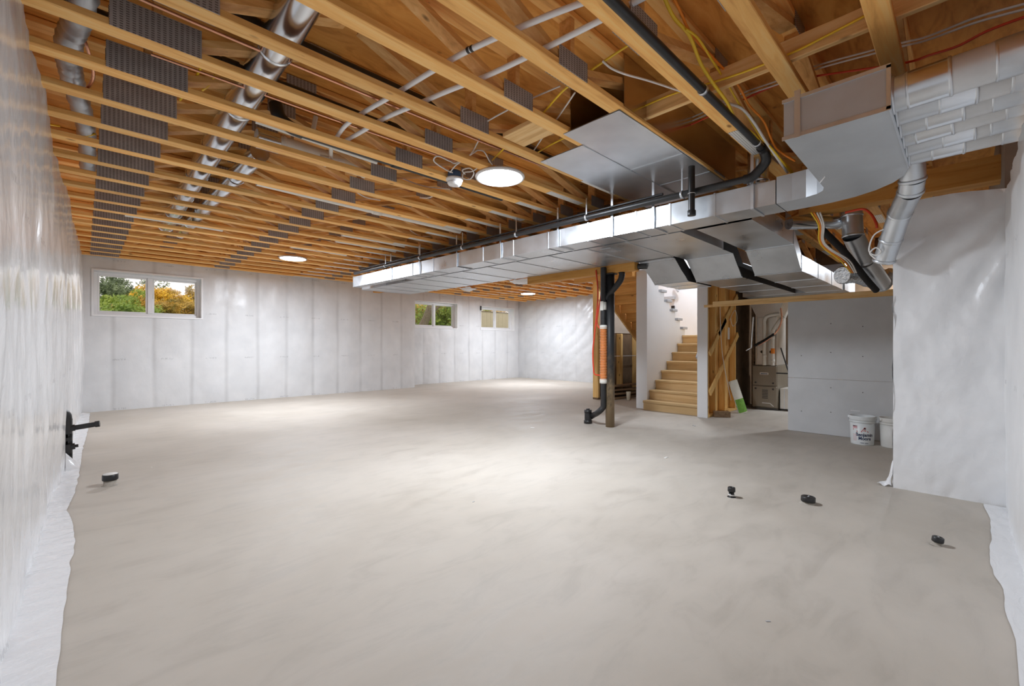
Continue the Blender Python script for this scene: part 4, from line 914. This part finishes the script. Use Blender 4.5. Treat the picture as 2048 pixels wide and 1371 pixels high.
# leaning bag and wood block
bagp = aZ(1470,818,0)
bg_ = thing('seed_bag', 'pale bag with a green lower panel leaning on the framing', 'bag', (8.72,2.85,0)); bg_.rotation_euler = (math.radians(-9), math.radians(-14), math.radians(-35))
MB().grid(lin(-.09,.09,6), lin(0,.62,10), lambda x,z: (x, -.035*math.cos(x/.09*1.4)*math.sin(min(1,z/.2+.4)*1.5), z)).grid(lin(-.09,.09,6), lin(0,.62,10), lambda x,z: (x, .02*math.cos(x/.09*1.4), z), flip=True).build('bag_body', M['bagwhite'], bg_)
MB().grid(lin(-.085,.085,6), lin(.02,.27,6), lambda x,z: (x, -.004-.035*math.cos(x/.09*1.4)*math.sin(min(1,z/.2+.4)*1.5), z)).build('printed_panel', M['green'], bg_)
blk = tag(MB().bbox(-.13,.13,-.06,.06,0,.10).build('wood_block', M['plank']), 'dark offcut block lying at the foot of the framing', 'lumber')
blk.location = (7.98,2.96,0); blk.rotation_euler = (0,0,math.radians(-52))

# ------------------------------------------------------------------ pails
def pail(name, label, loc, rot=0):
    T = thing(name, label, 'bucket', loc, 'paint pails by the drywall'); T.rotation_euler = (0,0,rot); T.scale = (.80,.80,1)
    m = M['bucket'] if name == 'paint_pail' else M['cream']
    MB().lathe((0,0,0), [(0,.004),(.138,.004),(.144,0),(.146,.006),(.158,.30),(.152,.30),(.14,.02),(0,.016)], 48).build('body', m, T)
    MB().lathe((0,0,0), [(.157,.275),(.166,.277),(.167,.297),(.160,.300)], 48).build('rib', m, T)
    MB().lathe((0,0,0), [(.158,.30),(.166,.302),(.168,.325),(.170,.345),(.172,.352),(.168,.358),(.158,.357),(.156,.30)], 48).build('rim', m, T)
    for s in (-1,1):
        MB().lathe((s*.172,0,.335), [(0,-.012),(.018,-.012),(.018,.012),(0,.012)], 14, 'X').build('handle_ear', m, T)
    MB().tube(smooth_path([(-.178,0,.33),(-.16,.09,.26),(-.10,.165,.20),(0,.19,.18),(.10,.165,.20),(.16,.09,.26),(.178,0,.33)],6), .003, 6).build('handle', M['cleat'], T)
    return T
b1 = aZ(1724.5,884,0); b1 = Vector((7.10,b1.y*7.10/b1.x,0))
th = math.atan2(-b1.y, -b1.x)
p1 = pail('paint_pail', 'white paint pail with navy lettering standing at the drywall', tuple(b1), th+math.pi/2)
b2 = aZ(1786,891,0)
p2 = pail('plain_pail', 'plain cream pail half hidden behind the plastic-covered partition', (7.14,b2.y*7.14/b2.x,0), th+math.pi/2+.6)
def pail_r(z): return .146 + .012*z/.30
def wrap(mb_or_mesh, a0, z0, parent, name, m):
    # lay a flat shape (u right, v up, metres) on the pail, a0 = angle from the camera-facing line
    v = []; 
    for (u, w_, _) in mb_or_mesh[0]:
        z = z0 + w_; r = pail_r(z) + .0012; an = -math.pi/2 + a0 + u/r
        v.append((r*math.cos(an), r*math.sin(an), z))
    me = bpy.data.meshes.new(name); me.from_pydata(v, [], mb_or_mesh[1]); me.materials.append(m); me.update()
    o = bpy.data.objects.new(name, me); COL.objects.link(o); o.parent = parent; return o
def text_shape(s, size, bold=.0, width=None):
    cu_ = bpy.data.curves.new('lettering', 'FONT'); cu_.body = s; cu_.size = size; cu_.align_x = 'CENTER'; cu_.offset = bold; cu_.resolution_u = 4
    ob = bpy.data.objects.new('lettering', cu_); COL.objects.link(ob)
    dg = bpy.context.evaluated_depsgraph_get(); me = bpy.data.meshes.new_from_object(ob.evaluated_get(dg))
    vs = [tuple(v.co) for v in me.vertices]; fs = [tuple(p.vertices) for p in me.polygons]
    bpy.data.objects.remove(ob); bpy.data.curves.remove(cu_); bpy.data.meshes.remove(me)
    if width:
        xs = [v[0] for v in vs]; c_ = (max(xs)+min(xs))/2; k = width/(max(xs)-min(xs)); vs = [((v[0]-c_)*k, v[1], 0) for v in vs]
    return vs, fs
wrap(text_shape('Benjamin', .058, .0016, .225), .20, .112, p1, 'lettering', M['navy'])
wrap(text_shape('Moore', .058, .0016, .160), .22, .066, p1, 'lettering', M['navy'])
def strip(x0,x1,z0,z1,n=8): 
    u = lin(x0,x1,n); return ([(a,z0,0) for a in u]+[(a,z1,0) for a in u], [(i,i+1,n+2+i,n+1+i) for i in range(n)])
def quadr(pts): return ([(a,b,0) for a,b in pts], [tuple(range(len(pts)))])
for p,q,m_ in (((-.045,.0),(.0,.058),'redprint'),((.0,.058),(.045,.0),'redprint'),((.045,.0),(-.045,.0),'redprint'),((-.014,.040),(.014,.040),'blackprint')):
    p = Vector(p); q = Vector(q); d_ = (q-p).normalized(); n__ = Vector((-d_.y,d_.x))*.0045
    wrap(quadr([(p-n__)[:], (q-n__)[:], (q+n__)[:], (p+n__)[:]]), .20, .165, p1, 'triangle_mark', M[m_])
for i in range(3): wrap(quadr([(-.018+.014*i,.010),(-.010+.014*i,.010),(-.004+.009*i,.030),(-.008+.009*i,.030)]), .20, .165, p1, 'triangle_mark', M['redprint'])
wrap(quadr([(-.010,.044),(.010,.044),(0,.058)]), .20, .165, p1, 'triangle_mark', M['blackprint'])
wrap(strip(-.033,.033,.0,.035), -.62, .205, p1, 'side_print', M['pinkprint']); wrap(strip(-.033,.033,.0,.012), -.62, .228, p1, 'side_print', M['blackprint'])
wrap(quadr([(-.030,.030),(.033,.0),(.033,.022),(-.030,.045)]), -.62, .155, p1, 'side_print', M['redprint'])
for i in range(7): wrap(strip(-.033,.02+.004*(i%3),.0,.004), -.62, .05+.013*i, p1, 'side_print', M['pinkprint'])
wrap(strip(-.05,-.005,0,.006), .18, .026, p1, 'small_print', M['navy']); wrap(strip(.005,.05,0,.006), .18, .024, p1, 'small_print', M['navy'])
wrap(strip(-.012,.012,0,.024), -.55, .08, p2, 'small_print', M['capgrey'])

# ------------------------------------------------------------------ floor stubs
def stub(label, px, py, r, h, caph, capr, tilt, body):
    c_ = aZ(px, py, 0); T = thing('floor_cleanout', label, 'pipe stub', (c_.x,c_.y,0), 'pipe stubs in the floor'); T.rotation_euler = (tilt, tilt*.5, 0); T.scale = (.78,.78,.86)
    MB().lathe((0,0,0), [(r+.02,-.002),(r+.012,.004),(r,.006),(r,h),(0,h)], 28).build('stub_pipe', body, T)
    MB().lathe((0,0,h), [(r,-.004),(capr,-.003),(capr+.002,.004),(capr+.001,caph-.004),(capr-.004,caph),(capr*.72,caph),(capr*.70,caph-.004),(0,caph-.003)], 28).build('cap', M['abs'], T)
    return T
s1 = stub('slim capped pipe stub in the floor, taller than the others', 1463, 993, .026, .055, .038, .036, 0, M['abs'])
MB().lathe((0,0,.02), [(.027,-.006),(.031,-.006),(.031,.006),(.027,.006)], 16).build('worn_ring', M['cwhite'], s1)
s2 = stub('wide low black cleanout cap flush with the floor', 1616, 1006, .055, .022, .042, .062, .03, M['rough_conc'])
MB().bbox(-.012,.03,-.006,.006,.0622,.066).build('cap_bar', M['capgrey'], s2)
s3 = stub('small tilted cap on a broken pipe stub near the partition', 1874, 1089, .028, .026, .034, .036, .12, M['rough_conc'])
MB().bbox(-.010,.010,-.006,.006,.058,.0625).build('cap_bar', M['capgrey'], s3)
s4 = stub('wide capped pipe stub in the floor near the glossy side wall', 220.5, 970, .060, .062, .055, .070, 0, M['rough_conc'])
MB().lathe((0,0,.118), [(0,.0),(.066,.0),(.062,.004),(0,.005)], 28).build('cap_face', M['cwhite'], s4)
# rough-in at the left wall
ri = thing('wall_cleanout', 'black plastic pipe assembly with two side arms at the glossy wall', 'pipe')
rp = aZ(139,918,0); rx, ry_ = -.115, 6.38
MB().tube([(rx,ry_,.0),(rx,ry_,.50)], .043, 18).build('riser', M['abs'], ri)
MB().tube(smooth_path([(rx,ry_,.44),(rx,ry_,.53),(rx-.03,ry_-.01,.57),(rx-.08,ry_-.03,.60)],5), .038, 16).build('elbow', M['abs'], ri)
MB().tube([(rx,ry_,.40),(rx+.06,ry_,.405)], .033, 16).tube([(rx+.05,ry_,.403),(rx+.23,ry_-.03,.425)], .026, 16).build('long_arm', M['abs'], ri)
MB().tube([(rx+.21,ry_-.028,.423),(rx+.245,ry_-.033,.427)], .032, 16).build('arm_cap', M['abs'], ri)
MB().tube([(rx,ry_,.21),(rx+.06,ry_,.215)], .032, 14).tube([(rx+.05,ry_,.215),(rx+.085,ry_,.216)], .015, 10).build('short_arm', M['abs'], ri)
for z in (.33,.26,.14): MB().lathe((rx,ry_,z), [(.036,-.02),(.043,-.018),(.043,.018),(.036,.02)], 18).build('hub', M['abs'], ri)
MB().bar((rx-.045,ry_+.05,0),(rx-.055,ry_+.05,.66),.012,.09,(1,0,0)).build('backing_plate', M['abs'], ri)
tag(MB().grid(lin(0,1,6), lin(0,1,6), lambda u,v: (-.12+.10*u, 6.22+.05*v, .004+.17*v*(1-u*.8))).build('plastic_flap', M['poly_s']), 'torn plastic corner standing at the foot of the black pipe assembly', 'plastic sheet')
# small debris
for i,(px,py) in enumerate(((1332,915),(1388,851),(1065,855),(947,1003),(520,915),(1536,1242))):
    c_ = aZ(px,py,0); o = tag(MB().bbox(-.03,.03,-.012,.012,0,.006).build('debris_chip', M['cwhite'] if i in (0,2) else M['capgrey']), ['pale chip on the floor right of the post','flat grey scrap on the floor before the stairs','pale chip on the floor left of the post','tiny dark chip in the middle of the floor','dark fleck on the floor far from the lamps','dark fleck on the floor toward the capped stubs'][i], 'debris')
    o.location = (c_.x,c_.y,0); o.rotation_euler = (0,0,i*1.1); 
    if i > 2: o.scale = (.35,.35,.5)

# ------------------------------------------------------------------ outside
struct(MB().box(-30, 60, YB2+.42, 80, 1.55, 1.60).box(-30, JX-.3, YB+.42, YB2+.42, 1.55, 1.60).build('ground_outside', M['grassmat']))
def tree(name, label, c, rx_, ry2, rz_, n, size, leafm, trunk=True, lean=0, seed=0):
    rnd = random.Random(seed); T = thing(name, label, 'tree', (c[0],c[1],1.6), 'trees outside the windows')
    mb = MB(); vs = []; fs = []
    cl_ = [(rnd.gauss(0,.45)*rx_, rnd.gauss(0,.4)*ry2, c[2]-1.6 + rnd.gauss(0,.42)*rz_, rnd.uniform(.25,.5)) for _ in range(26)]
    for _ in range(n):
        q = rnd.choice(cl_); d_ = Vector((rnd.gauss(0,1),rnd.gauss(0,1),rnd.gauss(0,1))).normalized()*(rnd.random()**.4)*q[3]
        p = Vector((q[0]+d_.x*rx_, q[1]+d_.y*ry2, max(.05, q[2]+d_.z*rz_)))
        a = Vector((rnd.gauss(0,1),rnd.gauss(0,1),rnd.gauss(0,1))).normalized(); b = a.orthogonal().normalized(); s_ = size*rnd.uniform(.6,1.3)
        k = len(vs); vs += [p-a*s_, p+b*s_*.6, p+a*s_, p-b*s_*.6]; fs.append((k,k+1,k+2,k+3))
    mb.add(vs, fs).build('crown', M[leafm], T)
    if trunk:
        tm = MB().tube([(-lean*.5,0,0),(0,0,(c[2]-1.6)*.6),(lean*.6,0,c[2]-1.6)], .12, 8, rs=[.05*rz_+.03,.04*rz_+.02,.02])
        for i in range(5):
            a = rnd.uniform(0,6.28); h = (c[2]-1.6)*rnd.uniform(.5,.9)
            tm.tube([(lean*.1,0,h),(math.cos(a)*rx_*.5,math.sin(a)*ry2*.5,h+rz_*.5)], .03, 6, rs=[.03,.01])
        tm.build('trunk', M['bark'], T)
def at(px, py, Y): return aY(px, py, Y)
for i,(nm,lb,px,py,Y,rx_,rz_,n,sz,lm) in enumerate((
    ('broad_tree','grey-green tree filling the upper corner of the wide window',238,588,30,1.7,.95,4200,.085,'leafg'),
    ('green_bush','fresh green bush low in the wide window',238,618,22,1.1,.50,2600,.06,'leaff'),
    ('yellow_tree','small yellow and green tree beside the window mullion',280,616,24,.7,.45,2200,.06,'leafy'),
    ('green_bush','bright green bush below the yellow tree',268,622,20,.7,.35,1600,.05,'leaff'),
    ('yellow_tree','golden autumn tree in the second pane of the wide window',326,598,27,1.1,.62,3600,.07,'leafy'),
    ('orange_bush','orange-brown shrub low in the second pane',322,618,22,.8,.45,2200,.055,'leafo'),
    ('orange_bush','mixed orange and green shrub near the pane edge',368,616,23,.9,.45,2400,.055,'leafo'),
    ('thin_tree','thin dull tree reaching up at the pane edge',388,596,32,.7,.8,1500,.07,'leafo'))):
    p = at(px,py,Y); tree(nm, lb, (p.x,p.y,p.z), rx_, rx_, rz_, n, sz, lm, True, 0, i+3)
# second and third windows
for i,(nm,lb,px,py,Y,rx_,rz_,n,sz,lm) in enumerate((
    ('green_tree','yellow-green tree outside the leaning-trunk window',888,632,24,2.4,1.5,5200,.10,'leaff'),
    ('green_tree','golden-green tree behind the leaning trunk',842,628,26,2.0,1.5,4200,.10,'leafy'),
    ('green_tree','leafy green tree farther behind both trees',868,640,34,4.0,1.8,5200,.14,'leaff'),
    ('green_tree','yellow-green branches above the beige fence',975,612,27,2.2,.8,2600,.10,'leafy'))):
    p = at(px,py,Y); tree(nm, lb, (p.x,p.y,p.z), rx_, rx_, rz_, n, sz, lm, True, 0, i+23)
lt = thing('leaning_trunk', 'thick leaning tree trunk seen in the second window', 'tree trunk')
p, q = at(836,672,18), at(866,600,18)
MB().tube([p, (p+q)/2+Vector((.05,0,.0)), q], .2, 12, rs=[.22,.19,.16]).build('bark_stem', M['bark'], lt)
MB().tube([(p+q)/2+Vector((.05,0,.0)), q+Vector((1.0,0,.3))], .06, 8, rs=[.09,.05]).build('branch', M['bark'], lt)
fn = thing('board_fence', 'beige board fence beyond the last window', 'fence')
p, q = at(945,626,17.5), at(1035,624,17.5)
zf = (p.z+q.z)/2; k = int((q.x+2-p.x+1)/.28)
for i in range(k):
    x = p.x-1+.28*i; MB().bbox(x, x+.272, 17.5, 17.53, 1.60, zf, .004).build('board', M['fence'], fn)
MB().box(p.x-1, p.x-1+.28*k, 17.48, 17.55, zf, zf+.05).build('cap_rail', M['bark'], fn)
# loose plastic hanging from the far trusses beside the wide trunk
for i,(px,py,w_,d_) in enumerate(((1050,563,.75,.30),(938,578,.5,.22))):
    c_ = aZ(px,py,2.86)
    tag(MB().grid(lin(-.5,.5,16), lin(-.5,.5,10), lambda u,v: (c_.x+u*w_*.6, c_.y+v*w_, 2.90-.10*(1-4*u*u)*(1-v*v*2)+.03*noise.noise(Vector((u*9,v*9,i))))).build('plastic_scrap', M['poly_s']),
        ['crumpled clear plastic caught under the trusses beside the wide trunk duct','smaller crumpled plastic scrap under the trusses farther along the wide trunk'][i], 'plastic sheet')
